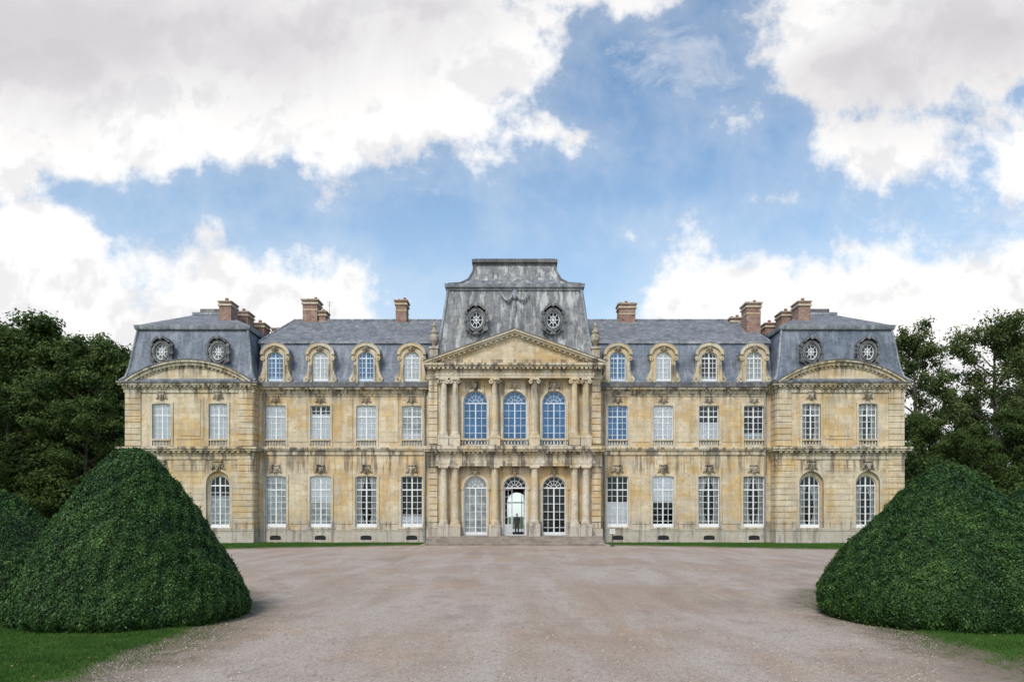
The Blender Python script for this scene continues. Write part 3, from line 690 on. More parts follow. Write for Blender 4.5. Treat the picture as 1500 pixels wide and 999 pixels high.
# ------------------------------------------------------------------ numpy meshes
def np_mesh(name, V, nper, tint, mat):
    F = len(V)//nper
    me = bpy.data.meshes.new(name)
    me.vertices.add(len(V)); me.vertices.foreach_set('co', V.astype(np.float32).ravel())
    me.loops.add(F*nper); me.loops.foreach_set('vertex_index', np.arange(F*nper, dtype=np.int32))
    me.polygons.add(F); me.polygons.foreach_set('loop_start', np.arange(F, dtype=np.int32)*nper)
    a = me.attributes.new('tint', 'FLOAT', 'FACE'); a.data.foreach_set('value', tint.astype(np.float32))
    me.materials.append(mat); me.update(calc_edges=True); return me
def link(me, name, parent=None, loc=(0,0,0), rot=0, sc=1):
    o = bpy.data.objects.new(name, me); scene.collection.objects.link(o); o.parent = parent
    o.location = loc; o.rotation_euler = (0, 0, rot); o.scale = (sc,)*3 if not isinstance(sc, tuple) else sc; return o
def leaves(P, N, size, aspect=0.5):
    n = len(P); N = N/np.linalg.norm(N, axis=1, keepdims=True)
    r = rng.normal(size=(n, 3)); T_ = np.cross(N, r); T_ /= np.linalg.norm(T_, axis=1, keepdims=True); Bv = np.cross(N, T_)
    s = size[:, None]
    V = np.stack([P-T_*s, P+Bv*s*aspect, P+T_*s, P-Bv*s*aspect], 1)
    return V.reshape(-1, 3)

# ------------------------------------------------------------------ clipped bushes
def bush(name, x, y, prof, nleaf, seed, size=0.026, sc=(1,1,1), lump=0.06):
    g = np.random.default_rng(seed)
    e = empty(name, (x, y, 0))
    pz = np.array([p[1] for p in prof]); pr = np.array([p[0] for p in prof])
    d = np.r_[0, np.cumsum(np.hypot(np.diff(pr), np.diff(pz)))]
    tt = np.linspace(0, d[-1], 200); R = np.interp(tt, d, pr); Z = np.interp(tt, d, pz)
    ker = np.hanning(21); ker /= ker.sum()
    Rp = np.convolve(np.r_[np.full(10, R[0]), R, -R[-2:-12:-1]], ker, 'valid'); Zp = np.convolve(np.r_[np.full(10, Z[0]), Z, Z[-2:-12:-1]], ker, 'valid')
    R, Z = np.abs(Rp[:200]), Zp[:200]
    ph = g.uniform(0, 6.28, 12)
    def lumpf(a, z):
        return 1 + lump*(0.45*np.sin(2*a+ph[0]) + 0.35*np.sin(3*a+ph[1]+z) + 0.3*np.sin(5*a+ph[2]+2.1*z) + 0.22*np.sin(9*a+ph[3]-3*z) + 0.18*np.sin(4.7*z+ph[4]+a)+0.15*np.sin(15*a+5*z+ph[5]))*0.6
    nr = 64
    vs = []; fs = []
    for j in range(0, 200, 5):
        for k in range(nr):
            a = 2*PI*k/nr; q = lumpf(a, Z[j])*R[j]*0.985 - 0.03
            vs.append((max(q, 0)*math.cos(a)*sc[0], max(q, 0)*math.sin(a)*sc[1], Z[j]*0.985))
    for j in range(39):
        for k in range(nr): fs.append((j*nr+k, j*nr+(k+1) % nr, (j+1)*nr+(k+1) % nr, (j+1)*nr+k))
    c = MB(); c.v = vs; c.f = fs; c.make('hedge_core', M['bushcore'], e)
    w = R + 0.02; w = w/w.sum(); cdf = np.cumsum(w)
    ti = np.interp(g.random(nleaf), cdf, np.arange(200))
    r = np.interp(ti, np.arange(200), R); z = np.interp(ti, np.arange(200), Z)
    dR = np.gradient(R); dZ = np.gradient(Z); nrx = np.interp(ti, np.arange(200), dZ); nrz = -np.interp(ti, np.arange(200), dR)
    a = g.random(nleaf)*2*PI
    px_, py_ = r*np.cos(a), r*np.sin(a)
    fine = np.zeros(nleaf)
    for i in range(14):
        kv = g.normal(0, 1, 3); kv *= g.uniform(8, 34)/np.linalg.norm(kv); fine += np.sin(px_*kv[0]+py_*kv[1]+z*kv[2]+g.uniform(0, 6.28))
    fine /= 2.6
    off = g.normal(0, 0.018, nleaf) + fine*0.020
    stray = g.random(nleaf) < 0.015; off[stray] += g.random(stray.sum())*0.08
    q = lumpf(a, z)*r
    Nn = np.stack([np.cos(a)*nrx, np.sin(a)*nrx, nrz], 1); Nn /= (np.linalg.norm(Nn, axis=1, keepdims=True)+1e-9)
    P = np.stack([q*np.cos(a)*sc[0], q*np.sin(a)*sc[1], z], 1) + Nn*off[:, None]
    N = Nn + g.normal(0, 0.6, (nleaf, 3))
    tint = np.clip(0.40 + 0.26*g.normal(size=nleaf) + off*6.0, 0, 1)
    V = leaves(P, N, g.uniform(0.6, 1.3, nleaf)*size)
    link(np_mesh('foliage', V, 4, tint, M['bushleaf']), 'foliage', e)
    return e
profL = [(2.22, -0.02), (2.36, 0.1), (2.40, 0.3), (2.22, 0.75), (1.80, 1.5), (1.36, 2.22), (0.84, 3.0), (0.55, 3.38), (0.28, 3.6), (0.1, 3.68), (0.0, 3.69)]
profR = [(2.38, -0.02), (2.52, 0.1), (2.58, 0.35), (2.53, 0.68), (2.31, 1.05), (1.97, 1.55), (1.25, 2.3), (0.85, 2.76), (0.5, 3.1), (0.25, 3.27), (0.1, 3.33), (0.0, 3.34)]
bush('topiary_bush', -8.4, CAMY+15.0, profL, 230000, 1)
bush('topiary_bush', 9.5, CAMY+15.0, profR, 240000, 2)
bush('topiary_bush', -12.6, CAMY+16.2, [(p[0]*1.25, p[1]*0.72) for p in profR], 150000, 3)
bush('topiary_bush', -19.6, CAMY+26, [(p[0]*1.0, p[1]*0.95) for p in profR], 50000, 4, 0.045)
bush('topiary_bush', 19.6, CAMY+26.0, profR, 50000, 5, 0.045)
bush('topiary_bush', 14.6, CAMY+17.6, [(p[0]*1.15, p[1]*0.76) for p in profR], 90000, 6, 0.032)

# ------------------------------------------------------------------ trees
def tree_meshes(seed, H, CR, nclump, per, leaf, mat, z_low=0.2, cs=1.0):
    g = np.random.default_rng(seed); R = random.Random(seed)
    w = MB(); base_r = 0.022*H
    tp = []; bend = (R.uniform(-1, 1)*0.04*H, R.uniform(-1, 1)*0.04*H)
    for k in range(9):
        q = k/8; tp.append((bend[0]*math.sin(q*2.2), bend[1]*math.sin(q*1.7+0.3)*q, H*0.86*q))
    w.tube(tp, [base_r*(1.35 if k == 0 else 1)*(1-0.86*k/8) for k in range(9)], 9)
    cl = []
    nl = 26
    for i in range(nl):
        q = z_low + (0.84-z_low)*(i/(nl-1)); zi = q/0.86*8; k = min(7, int(zi)); f = zi-k
        p0 = Vector(tp[k]).lerp(Vector(tp[k+1]), min(1, f))
        az = i*2.39996 + R.uniform(-0.3, 0.3)
        zz = (q - z_low)/(0.84-z_low)
        L = CR*(0.72+0.45*math.sin(PI*min(1, zz*0.85+0.2)))*(1-0.45*zz**2)*R.uniform(0.6, 1.15)
        up = 0.25+0.75*zz
        pts = [p0]
        for j in range(1, 5):
            h = j/4; pts.append(p0 + Vector((math.cos(az+0.15*h)*L*h, math.sin(az+0.15*h)*L*h, L*up*(h**1.15) + R.uniform(-0.2, 0.2))))
        rr = base_r*0.34*(1-0.5*zz)
        w.tube([tuple(p) for p in pts], [rr*(1-0.2*j) for j in range(5)], 6)
        for j in (2, 3, 4):
            for sd in range(2):
                d = Vector((math.cos(az+R.uniform(-1.3, 1.3)), math.sin(az+R.uniform(-1.3, 1.3)), R.uniform(-0.2, 0.7))).normalized()*CR*R.uniform(0.15, 0.38)
                e_ = pts[j]+d; w.tube([tuple(pts[j]), tuple(pts[j]+d*0.5+Vector((0,0,0.15))), tuple(e_)], [rr*0.3, rr*0.2, rr*0.08], 5)
                cl.append(e_)
        cl.append(pts[4])
    R.shuffle(cl); cl = cl[:nclump]
    for k in range(8): cl.append(Vector(tp[8]) + Vector((R.uniform(-1,1)*CR*0.28, R.uniform(-1,1)*CR*0.28, R.uniform(-0.04, 0.12)*H)))
    Ps = []; Ns = []; Ti = []
    for c in cl:
        cr_ = CR*R.uniform(0.14, 0.27)*cs; n = int(per*R.uniform(0.6, 1.3)); tn = R.uniform(-0.16, 0.16)
        d = g.normal(size=(n, 3)); d /= np.linalg.norm(d, axis=1, keepdims=True)
        rad = g.random(n)**0.45 * (1 + 0.35*np.sin(d[:, 0]*5+seed)*np.sin(d[:, 1]*4+1)+0.2*g.normal(size=n))
        off = d*rad[:, None]*cr_*np.array([1.1, 1.1, 0.72])
        Ps.append(np.array(c)+off); Ns.append(d*0.8 + np.array([0, 0, 0.5]) + g.normal(0, 0.6, (n, 3)))
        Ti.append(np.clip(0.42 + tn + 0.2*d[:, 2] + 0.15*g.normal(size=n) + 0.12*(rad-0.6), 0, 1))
    P = np.concatenate(Ps); N = np.concatenate(Ns); ti = np.concatenate(Ti)
    V = leaves(P, N, g.uniform(0.6, 1.3, len(P))*leaf, 0.55)
    me = bpy.data.meshes.new('trunk_and_limbs'); me.from_pydata(w.v, [], w.f); me.materials.append(M['bark'])
    me.polygons.foreach_set('use_smooth', [True]*len(me.polygons)); me.update()
    return me, np_mesh('crown', V, 4, ti, mat)
TA = tree_meshes(21, 22, 6.0, 150, 260, 0.20, M['leaf'], 0.14)
TB = tree_meshes(22, 22, 6.6, 160, 260, 0.20, M['leaf'], 0.12)
TC = tree_meshes(23, 22, 4.8, 120, 200, 0.17, M['leaf_r'], 0.20, 1.0)
TD = tree_meshes(24, 22, 5.4, 115, 200, 0.17, M['leaf_r'], 0.22, 1.0)
def tree(T, x, y, H, rot=0.0, wide=1.0):
    s = H/22.0; e = empty('deciduous_tree', (x, y, 0))
    link(T[0], 'trunk_and_limbs', e, (0,0,0), rot, (s*wide, s*wide, s)); link(T[1], 'crown', e, (0,0,0), rot, (s*wide, s*wide, s))
def tx(px, d): return (px-754)*d/1000
def th(py, d): return 2.22+(755-py)*d/1000
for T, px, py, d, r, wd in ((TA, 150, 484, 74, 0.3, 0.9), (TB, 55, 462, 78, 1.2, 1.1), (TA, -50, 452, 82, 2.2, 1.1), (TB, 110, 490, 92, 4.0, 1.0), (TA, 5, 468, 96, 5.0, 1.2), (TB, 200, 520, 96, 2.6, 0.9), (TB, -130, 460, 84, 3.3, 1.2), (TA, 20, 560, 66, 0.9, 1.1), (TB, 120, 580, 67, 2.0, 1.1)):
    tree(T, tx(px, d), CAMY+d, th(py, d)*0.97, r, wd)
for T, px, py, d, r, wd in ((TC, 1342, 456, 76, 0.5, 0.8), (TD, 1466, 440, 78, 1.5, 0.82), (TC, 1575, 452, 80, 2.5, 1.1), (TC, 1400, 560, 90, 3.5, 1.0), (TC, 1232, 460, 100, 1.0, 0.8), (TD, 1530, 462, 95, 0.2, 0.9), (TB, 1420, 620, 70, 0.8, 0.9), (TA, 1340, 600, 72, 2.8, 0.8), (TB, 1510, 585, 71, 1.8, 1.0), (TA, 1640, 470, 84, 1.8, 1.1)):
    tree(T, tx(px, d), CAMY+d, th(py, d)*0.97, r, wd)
def thicket(name, x0, x1, y0, y1, h, n, seed, mat, leaf=0.22):
    g = np.random.default_rng(seed)
    nc = n//260; cx = g.uniform(x0, x1, nc); cy = g.uniform(y0, y1, nc); top = h*(0.75+0.25*np.sin(cx*0.35+seed)+0.15*np.sin(cx*0.9))
    cz = top*g.random(nc)**0.8; tn = g.uniform(-0.18, 0.12, nc); cr_ = g.uniform(0.9, 2.1, nc)
    d = g.normal(size=(nc*260, 3)); d /= np.linalg.norm(d, axis=1, keepdims=True); idx = np.repeat(np.arange(nc), 260)
    P = np.stack([cx[idx], cy[idx], cz[idx]], 1) + d*(g.random(len(idx))**0.4*cr_[idx])[:, None]
    P[:, 2] = np.abs(P[:, 2])
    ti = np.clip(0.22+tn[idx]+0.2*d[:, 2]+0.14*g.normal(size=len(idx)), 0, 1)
    V = leaves(P, d+np.array([0, 0, 0.4])+g.normal(0, 0.6, d.shape), g.uniform(0.6, 1.3, len(idx))*leaf, 0.55)
    link(np_mesh(name, V, 4, ti, mat), name)
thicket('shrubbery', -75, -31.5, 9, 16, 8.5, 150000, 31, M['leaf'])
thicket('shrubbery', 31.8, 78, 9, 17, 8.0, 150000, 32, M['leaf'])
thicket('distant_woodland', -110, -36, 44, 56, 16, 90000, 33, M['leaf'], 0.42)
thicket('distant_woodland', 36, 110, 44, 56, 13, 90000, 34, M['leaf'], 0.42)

# ------------------------------------------------------------------ ground
def bnoise(x, y, f, seed):
    g = np.random.default_rng(seed); out = 0
    for i in range(5):
        a = g.uniform(0, 6.28); b_ = g.uniform(0, 6.28); k = f*(1+0.6*i)
        out = out + np.sin(k*(x*math.cos(a)+y*math.sin(a))+b_)*np.sin(k*0.8*(x*math.sin(b_)-y*math.cos(b_))+a)/(1+0.5*i)
    return out/2.0
def lawn_sd(x, y):
    d = y - CAMY
    hl = np.interp(d, [0, 13, 17, 20, 30, 44], [6.35, 6.35, 7.0, 8.5, 17.0, 22.5])
    hr = np.interp(d, [0, 13, 17, 20, 30, 44], [7.75, 7.75, 8.0, 9.3, 17.5, 25.0])
    side = np.where(x < 0, -x-hl, x-hr)
    strip = y - (-3.2-(np.abs(x)-7.2)*0.46)
    strip = np.where(np.abs(x) > 7.2, strip, -5)
    strip = np.minimum(strip, np.abs(x)-7.2)
    return np.maximum(side, strip) + 0.16*bnoise(x, y, 1.7, 5) + 0.07*bnoise(x, y, 6.0, 6)
xs = np.arange(-34, 34.01, 0.16); ys = np.arange(-58, 14.01, 0.16)
X, Yg = np.meshgrid(xs, ys); sd = lawn_sd(X, Yg)
Zg = 0.012*bnoise(X, Yg, 0.7, 8) + 0.006*bnoise(X, Yg, 4, 9) + np.clip(sd, -0.1, 0.3)*0.12 - 0.012
ny, nx = X.shape
V = np.stack([X, Yg, Zg], -1).reshape(-1, 3)
ii = np.arange(ny*nx).reshape(ny, nx); Fq = np.stack([ii[:-1, :-1], ii[:-1, 1:], ii[1:, 1:], ii[1:, :-1]], -1).reshape(-1, 4)
me = bpy.data.meshes.new('ground'); me.vertices.add(len(V)); me.vertices.foreach_set('co', V.astype(np.float32).ravel())
me.loops.add(Fq.size); me.loops.foreach_set('vertex_index', Fq.astype(np.int32).ravel())
me.polygons.add(len(Fq)); me.polygons.foreach_set('loop_start', np.arange(len(Fq), dtype=np.int32)*4)
a = me.attributes.new('lawn', 'FLOAT', 'POINT'); a.data.foreach_set('value', sd.astype(np.float32).ravel())
me.polygons.foreach_set('use_smooth', np.ones(len(Fq), dtype=bool)); me.update(calc_edges=True)
m, t, b = material('gravel_and_lawn')
co = obj_coord(t)
at = t.node('ShaderNodeAttribute', attribute_name='lawn').outputs['Fac']
big = t.noise(co, 0.14, 5, 0.6).outputs[0]
trk = t.noise(t.mapping(co, sc=(0.8, 0.13, 1)), 1.0, 5, 0.6, 0.6).outputs[0]
midn = t.noise(co, 1.1, 6, 0.7).outputs[0]
c = t.mix(t.ss(big, 0.40, 0.60), (0.43, 0.325, 0.248), (0.49, 0.395, 0.325))
c = t.mix(t.ss(trk, 0.51, 0.62, 0, 0.42), c, (0.56, 0.48, 0.415))
c = t.mix(t.ss(trk, 0.48, 0.36, 0, 0.4), c, (0.36, 0.25, 0.175))
for cx_, sd_ in ((-17, 3), (19, 8)):
    dn = t.node('ShaderNodeVectorMath', operation='DISTANCE'); t.l.new(t.mapping(co, sc=(1, 1, 0)), dn.inputs[0]); dn.inputs[1].default_value = (cx_, -38.5, 0)
    rr = t.m('ADD', dn.outputs['Value'], t.m('MULTIPLY', t.m('SUBTRACT', big, 0.5), 4.0))
    tn = t.noise(t.comb(t.m('MULTIPLY', rr, 1.2), float(sd_), 0.0), 1.0, 3, 0.6, dim='2D').outputs[0]
    fade = t.m('MULTIPLY', t.ss(rr, 19.0, 11.0), t.ss(midn, 0.38, 0.62))
    c = t.mix(t.m('MULTIPLY', t.ss(tn, 0.52, 0.62, 0, 0.32), fade), c, (0.58, 0.51, 0.445))
    c = t.mix(t.m('MULTIPLY', t.ss(tn, 0.48, 0.38, 0, 0.32), fade), c, (0.29, 0.215, 0.155))
pt = t.noise(t.mapping(co, loc=(4, 1, 0), sc=(0.35, 0.22, 1)), 1.0, 6, 0.68).outputs[0]
c = t.mix(t.ss(pt, 0.53, 0.66, 0, 0.45), c, (0.46, 0.30, 0.185))
pt2 = t.noise(t.mapping(co, loc=(9, 6, 0), sc=(0.3, 0.18, 1)), 1.0, 6, 0.72).outputs[0]
c = t.mix(t.ss(pt2, 0.55, 0.64, 0, 0.38), c, (0.27, 0.21, 0.165))
c = t.mix(t.ss(midn, 0.50, 0.68, 0, 0.38), c, (0.29, 0.22, 0.17))
vo = t.node('ShaderNodeTexVoronoi'); t.l.new(co, vo.inputs['Vector']); vo.inputs['Scale'].default_value = 30
peb = t.xyz(vo.outputs['Color'])[0]
c = t.mix(t.ss(peb, 0.0, 1.0, 0.0, 0.36), c, (0.19, 0.145, 0.11))
fr = t.m('ADD', at, t.m('MULTIPLY', t.m('SUBTRACT', midn, 0.5), 1.6))
c = t.mix(t.ss(fr, -2.0, -0.1, 0, 0.85), c, (0.15, 0.11, 0.075))
weeds = t.m('MULTIPLY', t.ss(fr, -1.7, -0.2), t.ss(t.noise(co, 3.5, 6, 0.75).outputs[0], 0.49, 0.57))
c = t.mix(t.m('MULTIPLY', weeds, 0.8), c, (0.085, 0.12, 0.025))
gn = t.noise(co, 7, 6, 0.75).outputs[0]
gcol = t.mix(t.ss(gn, 0.35, 0.65), (0.04, 0.095, 0.012), (0.085, 0.155, 0.025))
c = t.mix(t.ss(fr, -0.12, 0.18), c, gcol)
t.l.new(c, b.inputs['Base Color']); b.inputs['Roughness'].default_value = 0.95; b.inputs['Specular IOR Level'].default_value = 0.15
hh = t.m('ADD', t.m('MULTIPLY', vo.outputs['Distance'], -0.6), t.m('MULTIPLY', t.noise(co, 18, 5, 0.75).outputs[0], 1.0))
bump(t, b, hh, 0.6, 0.025)
me.materials.append(m)
link(me, 'gravel_court')
g2 = MB(); g2.add([(-700, -500, -0.06), (700, -500, -0.06), (700, 1500, -0.06), (-700, 1500, -0.06)], [(0,1,2,3)])
m, t, b = material('meadow'); co = obj_coord(t)
c = t.mix(t.ss(t.noise(co, 0.3, 6, 0.7).outputs[0], 0.35, 0.65), (0.045, 0.09, 0.018), (0.085, 0.13, 0.035)); t.l.new(c, b.inputs['Base Color']); b.inputs['Roughness'].default_value = 0.95
g2.make('ground', m)
g3 = MB(); g3.add([(-14, 14, -0.02), (14, 14, -0.02), (14, 60, -0.02), (-14, 60, -0.02)], [(0,1,2,3)])
g3.make('garden_terrace', plain('terrace_gravel', (0.55, 0.5, 0.44), 0.9, 0.3, 2))

def blades(n, x0, x1, y0, y1, hmin, hmax, wid, seed, thr=0.05):
    g = np.random.default_rng(seed)
    x = g.uniform(x0, x1, n); y = g.uniform(y0, y1, n); sdv = lawn_sd(x, y)
    keep = sdv + g.normal(0, 0.12, n) > thr; x, y, sdv = x[keep], y[keep], sdv[keep]; n = len(x)
    z = 0.012*bnoise(x, y, 0.7, 8) + 0.006*bnoise(x, y, 4, 9) + np.clip(sdv, -0.1, 0.3)*0.12 - 0.014
    h = g.uniform(hmin, hmax, n)*(0.75+0.4*bnoise(x, y, 3, 12)); a = g.random(n)*2*PI; lean = g.normal(0, 0.4, (n, 2))*h[:, None]
    dx, dy = np.cos(a)*wid, np.sin(a)*wid
    V = np.stack([np.stack([x-dx, y-dy, z], 1), np.stack([x+dx, y+dy, z], 1), np.stack([x+lean[:, 0], y+lean[:, 1], z+np.abs(h)], 1)], 1).reshape(-1, 3)
    ti = np.clip(0.45+0.2*g.normal(size=n)+0.25*bnoise(x, y, 1.2, 14), 0, 1)
    return V, ti
parts = [blades(170000, -13, -5.8, -47.5, -40, 0.03, 0.075, 0.005, 41), blades(130000, 6.9, 13, -47.5, -40, 0.03, 0.07, 0.005, 42),
         blades(60000, -26, -7, -13, -0.3, 0.06, 0.13, 0.014, 43), blades(60000, 7, 28, -15, -0.3, 0.06, 0.13, 0.014, 44),
         blades(12000, -7.4, -4.4, -47.5, -38, 0.02, 0.06, 0.006, 45, -0.6), blades(12000, 5.5, 8.7, -47.5, -38, 0.02, 0.06, 0.006, 46, -0.6)]
link(np_mesh('lawn_grass', np.concatenate([p[0] for p in parts]), 3, np.concatenate([p[1] for p in parts]), M['grass']), 'lawn_grass')
def pebbles(n, seed):
    g = np.random.default_rng(seed)
    d = 8.2+22*g.random(n)**1.7; x = g.uniform(-1, 1, n)*(d*0.62); y = CAMY+d
    k = lawn_sd(x, y) < 0.1; x, y = x[k], y[k]; n = len(x); s = g.uniform(0.005, 0.012, n)*np.where(g.random(n) < 0.03, 1.8, 1)
    z = 0.012*bnoise(x, y, 0.7, 8) + 0.006*bnoise(x, y, 4, 9) - 0.02
    a = g.random(n)*6.28
    pts = [np.stack([x+s*1.2*np.cos(a+q), y+s*1.2*np.sin(a+q), z], 1) for q in (0, 1.57, 3.14, 4.71)]; tp = np.stack([x, y, z+s*1.1], 1)
    V = []
    for q in range(4): V.append(np.stack([pts[q], pts[(q+1) % 4], tp], 1))
    V = np.stack(V, 1).reshape(-1, 3); ti = np.repeat(g.random(n), 4)
    return np_mesh('gravel_stones', V, 3, ti, M['peb'])
m, t, b = material('gravel_stone'); at = t.node('ShaderNodeAttribute', attribute_name='tint').outputs['Fac']
c = t.mix(at, (0.24, 0.175, 0.125), (0.54, 0.45, 0.37)); t.l.new(c, b.inputs['Base Color']); b.inputs['Roughness'].default_value = 0.9; M['peb'] = m
link(pebbles(40000, 51), 'gravel_stones')
g = np.random.default_rng(61); n = 350
x = np.r_[g.uniform(-11, -4.2, n), g.uniform(5.5, 12, n)]; y = g.uniform(-47.5, -38.5, 2*n)
P = np.stack([x, y, np.full(2*n, 0.045)], 1)
m, t, b = material('fallen_leaf'); at = t.node('ShaderNodeAttribute', attribute_name='tint').outputs['Fac']
t.l.new(t.mix(at, (0.13, 0.06, 0.02), (0.30, 0.20, 0.07)), b.inputs['Base Color'])
link(np_mesh('fallen_leaves', leaves(P, np.array([[0, 0, 1.0]])+g.normal(0, 0.3, (2*n, 3)), g.uniform(0.015, 0.03, 2*n), 0.6), 4, g.random(2*n), m), 'fallen_leaves')

# ------------------------------------------------------------------ small sign by the steps
sg = empty('sign_post', (7.05, -6.2, 0))
p = MB(); p.tube([(0,0,0), (0,0,1.05)], [0.035, 0.03], 8); p.lathe(0, 0, [(0.16, 0.0), (0.15, 0.05), (0.04, 0.09)], 12); p.make('post', M['metal'], sg)
p = MB(); p.box(-0.19, 0.19, -0.05, -0.03, 0.92, 1.25); p.make('board', M['sign'], sg)
p = MB(); p.box(-0.2, 0.2, -0.029, -0.01, 0.91, 1.26); p.box(-0.13, 0.13, -0.054, -0.0505, 1.12, 1.16); p.box(-0.13, 0.13, -0.054, -0.0505, 1.03, 1.06); p.make('lettering', M['metal'], sg)

# ------------------------------------------------------------------ person in the doorway
def skin(name, verts, edges, rad, mat, parent, lev=2):
    me = bpy.data.meshes.new(name); me.from_pydata(verts, edges, []); o = bpy.data.objects.new(name, me); scene.collection.objects.link(o); o.parent = parent
    md = o.modifiers.new('skin', 'SKIN'); md.use_smooth_shade = True
    for i, sv in enumerate(me.skin_vertices[0].data):
        r = rad[i]; sv.radius = r if isinstance(r, tuple) else (r, r); sv.use_root = (i == 0)
    sb = o.modifiers.new('sub', 'SUBSURF'); sb.levels = lev; sb.render_levels = lev
    me.materials.append(mat); return o
cloth = plain('dark_coat', (0.022, 0.023, 0.03), 0.85, 0.3); skinm = plain('skin', (0.45, 0.28, 0.2), 0.6, 0.1); hairm = plain('hair', (0.03, 0.02, 0.015), 0.7, 0.3)
pe = empty('person', (0.18, -0.55, 0.62))
vb = [(0,0,0.95), (0,0,1.12), (0,0.01,1.32), (0,0.01,1.44), (0,0,1.52),
      (0.17,0.01,1.41), (0.22,0.02,1.14), (0.235,-0.03,0.9), (-0.17,0.01,1.41), (-0.22,0.02,1.14), (-0.235,-0.03,0.9),
      (0.095,0,0.88), (0.105,-0.01,0.49), (0.11,0.02,0.08), (0.125,-0.14,0.035), (-0.095,0,0.88), (-0.11,-0.02,0.49), (-0.12,0.02,0.08), (-0.135,-0.14,0.035)]
eb = [(0,1),(1,2),(2,3),(3,4),(3,5),(5,6),(6,7),(3,8),(8,9),(9,10),(0,11),(11,12),(12,13),(13,14),(0,15),(15,16),(16,17),(17,18)]
rb = [(0.155,0.115),(0.14,0.105),(0.17,0.115),(0.13,0.09),0.055,0.075,0.055,0.036,0.075,0.055,0.036,0.1,0.07,0.045,0.04,0.1,0.07,0.045,0.04]
skin('clothed_body', vb, eb, rb, cloth, pe)
hd = MB(); hd.ell((0,0,1.655), (0.078, 0.098, 0.118), 20, 14); hd.ell((0,-0.1,1.64), (0.014,0.022,0.024), 8, 6); hd.tube([(0,0.01,1.5),(0,0,1.6)], [0.052,0.05], 12)
for sx in (-1, 1): hd.ell((sx*0.08, 0.01, 1.65), (0.012, 0.02, 0.03), 8, 6)
hd.make('head', skinm, pe, True)
fc = MB()
for sx in (-1, 1): fc.ell((sx*0.03, -0.088, 1.665), (0.013, 0.01, 0.008), 8, 6)
fc.ell((0, -0.092, 1.595), (0.024, 0.008, 0.007), 8, 6); fc.make('eyes_and_mouth', hairm, pe, True)
hr = MB(); hr.ell((0, 0.022, 1.69), (0.087, 0.1, 0.1), 18, 12); hr.make('hair', hairm, pe, True)
for sx in (-1, 1):
    hv = [(sx*0.235,-0.035,0.9), (sx*0.238,-0.045,0.83)]; he = [(0,1)]; hrr = [0.024, (0.038, 0.018)]
    hand = skin('palm', hv, he, hrr, skinm, pe, 1)
    for k, (dy, L) in enumerate(((-0.03, 0.07), (-0.012, 0.08), (0.008, 0.075), (0.026, 0.058))):
        skin('finger', [(sx*0.238, -0.045+dy, 0.815), (sx*0.235, -0.05+dy, 0.815-L*0.55), (sx*0.222, -0.052+dy, 0.815-L)], [(0,1),(1,2)], [0.009, 0.008, 0.007], skinm, pe, 1)
    skin('thumb', [(sx*0.235, -0.07, 0.86), (sx*0.228, -0.1, 0.83), (sx*0.222, -0.105, 0.80)], [(0,1),(1,2)], [0.011, 0.009, 0.008], skinm, pe, 1)

# ------------------------------------------------------------------ world
SUN_EL, SUN_AZ = math.radians(48), math.radians(205)
w = bpy.data.worlds.new('World'); scene.world = w; w.use_nodes = True
t = NT(w.node_tree); bg = t.n['Background']; bg.inputs[1].default_value = 0.12
sky = t.node('ShaderNodeTexSky', sky_type='NISHITA'); sky.sun_disc = False; sky.sun_elevation = SUN_EL; sky.sun_rotation = SUN_AZ
sky.air_density = 1.0; sky.dust_density = 0.6; sky.ozone_density = 1.0
gen = t.node('ShaderNodeTexCoord').outputs['Generated']; dx, dy, dz = t.xyz(gen)
yy = t.m('MAXIMUM', t.m('ABSOLUTE', dy), 0.15); u = t.m('DIVIDE', dx, yy); v = t.m('DIVIDE', t.m('MAXIMUM', dz, -0.02), yy)
uv = t.comb(u, v, 0.0)
wn = t.noise(uv, 2.6, 3, 0.5, dim='2D')
vm = t.node('ShaderNodeVectorMath', operation='SUBTRACT'); t.l.new(wn.outputs['Color'], vm.inputs[0]); vm.inputs[1].default_value = (0.5, 0.5, 0.5)
vm2 = t.node('ShaderNodeVectorMath', operation='MULTIPLY_ADD'); t.l.new(vm.outputs[0], vm2.inputs[0]); vm2.inputs[1].default_value = (0.12, 0.09, 0); t.l.new(uv, vm2.inputs[2])
uw = vm2.outputs[0]
def field(lst, src):
    acc = None
    for (px, py, a_, b_, r_) in lst:
        mp = t.mapping(src, loc=((px-754)/1000, (755-py)/1000, 0), rot=(0, 0, math.radians(r_)), sc=(a_/1000, b_/1000, 1), typ='TEXTURE')
        ln = t.node('ShaderNodeVectorMath', operation='LENGTH'); t.l.new(mp, ln.inputs[0])
        e_ = t.m('MULTIPLY', t.m('SUBTRACT', 1.0, ln.outputs['Value']), min(a_, b_)/1000)
        acc = e_ if acc is None else t.m('SMOOTH_MAX', acc, e_, 0.04)
    return acc
clouds = [(60, 100, 450, 190, 0), (430, 110, 250, 190, 0), (660, 60, 190, 145, 20), (850, -15, 170, 50, 5),
          (40, 490, 320, 180, -6), (330, 500, 300, 138, -5), (500, 500, 140, 88, 0),
          (1350, 10, 290, 165, 0), (1345, 235, 225, 88, 8), (1520, 250, 160, 85, 0),
          (1310, 520, 340, 155, 0), (1040, 500, 200, 120, 10), (1520, 490, 200, 120, 0),
          (815, 208, 82, 36, -12), (1068, 172, 60, 32, 0), (918, 343, 46, 20, 0)]
f0 = field(clouds, uw)
nA = t.noise(uv, 5.0, 10, 0.60, 0.1, dim='2D').outputs[0]
nB = t.noise(t.mapping(uv, loc=(3.1, 1.7, 0)), 15, 6, 0.62, dim='2D').outputs[0]
dens = t.m('ADD', f0, t.m('MULTIPLY', t.m('SUBTRACT', nA, 0.5), 0.25))
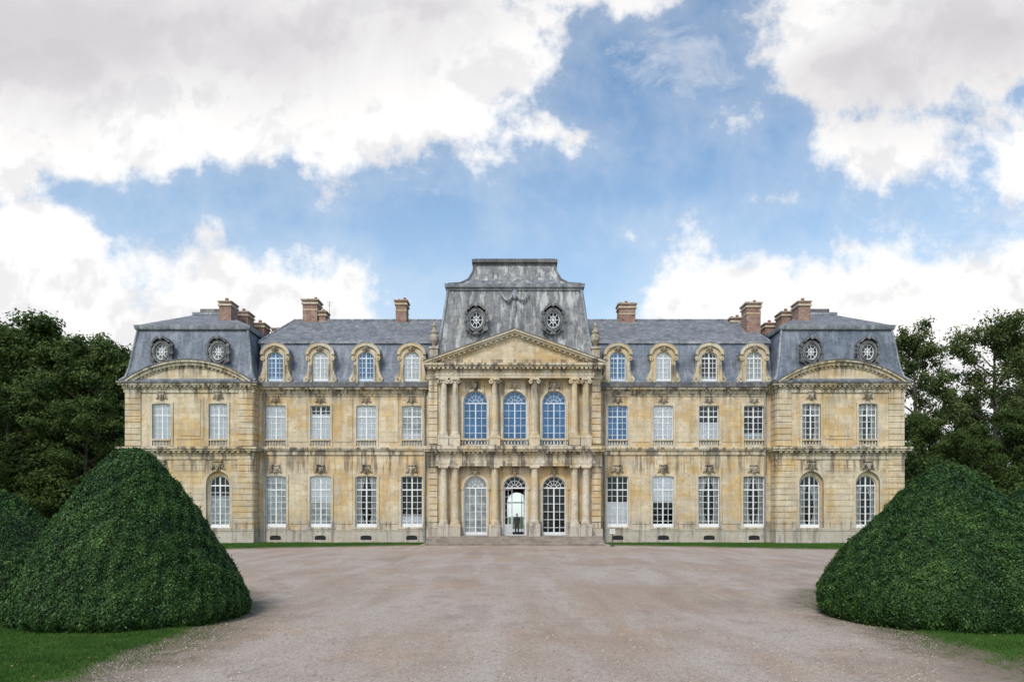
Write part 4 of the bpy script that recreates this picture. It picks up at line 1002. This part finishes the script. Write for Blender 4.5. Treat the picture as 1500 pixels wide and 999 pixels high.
dens = t.m('ADD', dens, t.m('MULTIPLY', t.m('SUBTRACT', nB, 0.5), 0.09))
cov = t.ss(dens, -0.02, 0.042)
thinf = field([(1000, 60, 130, 90, 20), (1420, 370, 200, 70, 0), (640, 190, 120, 50, 30)], uw)
nT = t.noise(t.mapping(uv, loc=(1, 5, 0), sc=(1, 1.6, 1)), 6, 7, 0.66, 0.4, dim='2D').outputs[0]
thin = t.m('MULTIPLY', t.ss(t.m('ADD', thinf, t.m('MULTIPLY', t.m('SUBTRACT', nT, 0.5), 0.4)), -0.02, 0.12), 0.45)
cov = t.m('MAXIMUM', cov, thin)
cov = t.m('MAXIMUM', cov, t.m('MULTIPLY', t.ss(dens, -0.09, 0.02), 0.22))
greys = field([(60, 40, 330, 110, 0), (430, 60, 200, 50, 5), (1270, 90, 180, 75, 10), (1430, 50, 130, 70, 0), (640, 10, 110, 35, 0), (1120, 20, 90, 50, 0)], uw)
nG = t.noise(t.mapping(uv, loc=(7, 2, 0)), 3.2, 7, 0.58, 0.3, dim='2D').outputs[0]
gm = t.ss(t.m('ADD', greys, t.m('MULTIPLY', t.m('SUBTRACT', nG, 0.5), 0.28)), -0.10, 0.13)
K = 1/0.12
front = t.ss(dy, -0.1, 0.1)
white = (1.04*K, 1.03*K, 1.02*K, 1); lgrey = (0.62*K, 0.60*K, 0.63*K, 1); shade = (0.78*K, 0.775*K, 0.80*K, 1)
nL = t.noise(uv, 6.0, 6, 0.55, 0.1, dim='2D').outputs[0]
nU = t.noise(t.mapping(uv, loc=(0, 0.03, 0)), 6.0, 6, 0.55, 0.1, dim='2D').outputs[0]
rel = t.ss(t.m('SUBTRACT', nU, nL), -0.01, 0.10)
cc = t.mix(t.m('MULTIPLY', rel, 0.6), white, shade)
cc = t.mix(t.m('MULTIPLY', gm, 0.85), cc, lgrey)
bright = t.node('ShaderNodeMix', data_type='RGBA', blend_type='MIX'); t.l.new(front, bright.inputs[0]); bright.inputs[6].default_value = (2.12, 2.12, 2.1, 1); bright.inputs[7].default_value = (1, 1, 1, 1)  # unseen clouds behind the camera brightened, added fill light for the facade
cc = t.mix(1.0, cc, bright.outputs[2], 'MULTIPLY')
skc = t.mix(1.0, sky.outputs[0], (1.55, 1.72, 1.68, 1), 'MULTIPLY')
haze = t.ss(v, 0.58, 0.15, 0.0, 0.6)
skc = t.mix(haze, skc, (0.60*K, 0.75*K, 0.89*K, 1))
fin = t.mix(cov, skc, cc)
t.l.new(fin, bg.inputs[0])
w.cycles.sampling_method = 'MANUAL'; w.cycles.sample_map_resolution = 512

sl_ = bpy.data.lights.new('sun', 'SUN'); sl_.energy = 2.4; sl_.angle = math.radians(14); sl_.color = (1.0, 0.965, 0.915)
so = bpy.data.objects.new('sun', sl_); scene.collection.objects.link(so)
dirv = Vector((math.sin(SUN_AZ)*math.cos(SUN_EL), math.cos(SUN_AZ)*math.cos(SUN_EL), math.sin(SUN_EL)))
so.rotation_euler = (-dirv).to_track_quat('-Z', 'Y').to_euler(); so.location = dirv*60

cam = bpy.data.cameras.new('camera'); cam.sensor_width = 36; cam.lens = 24; cam.clip_end = 4000
cam.shift_x = -4/1500; cam.shift_y = (755-499.5)/1500
cobj = bpy.data.objects.new('camera', cam); scene.collection.objects.link(cobj)
cobj.location = (0, CAMY, 2.22); cobj.rotation_euler = (math.radians(90), 0, 0)
scene.camera = cobj
scene.view_settings.view_transform = 'Standard'; scene.view_settings.look = 'None'; scene.view_settings.exposure = 0
print('done')
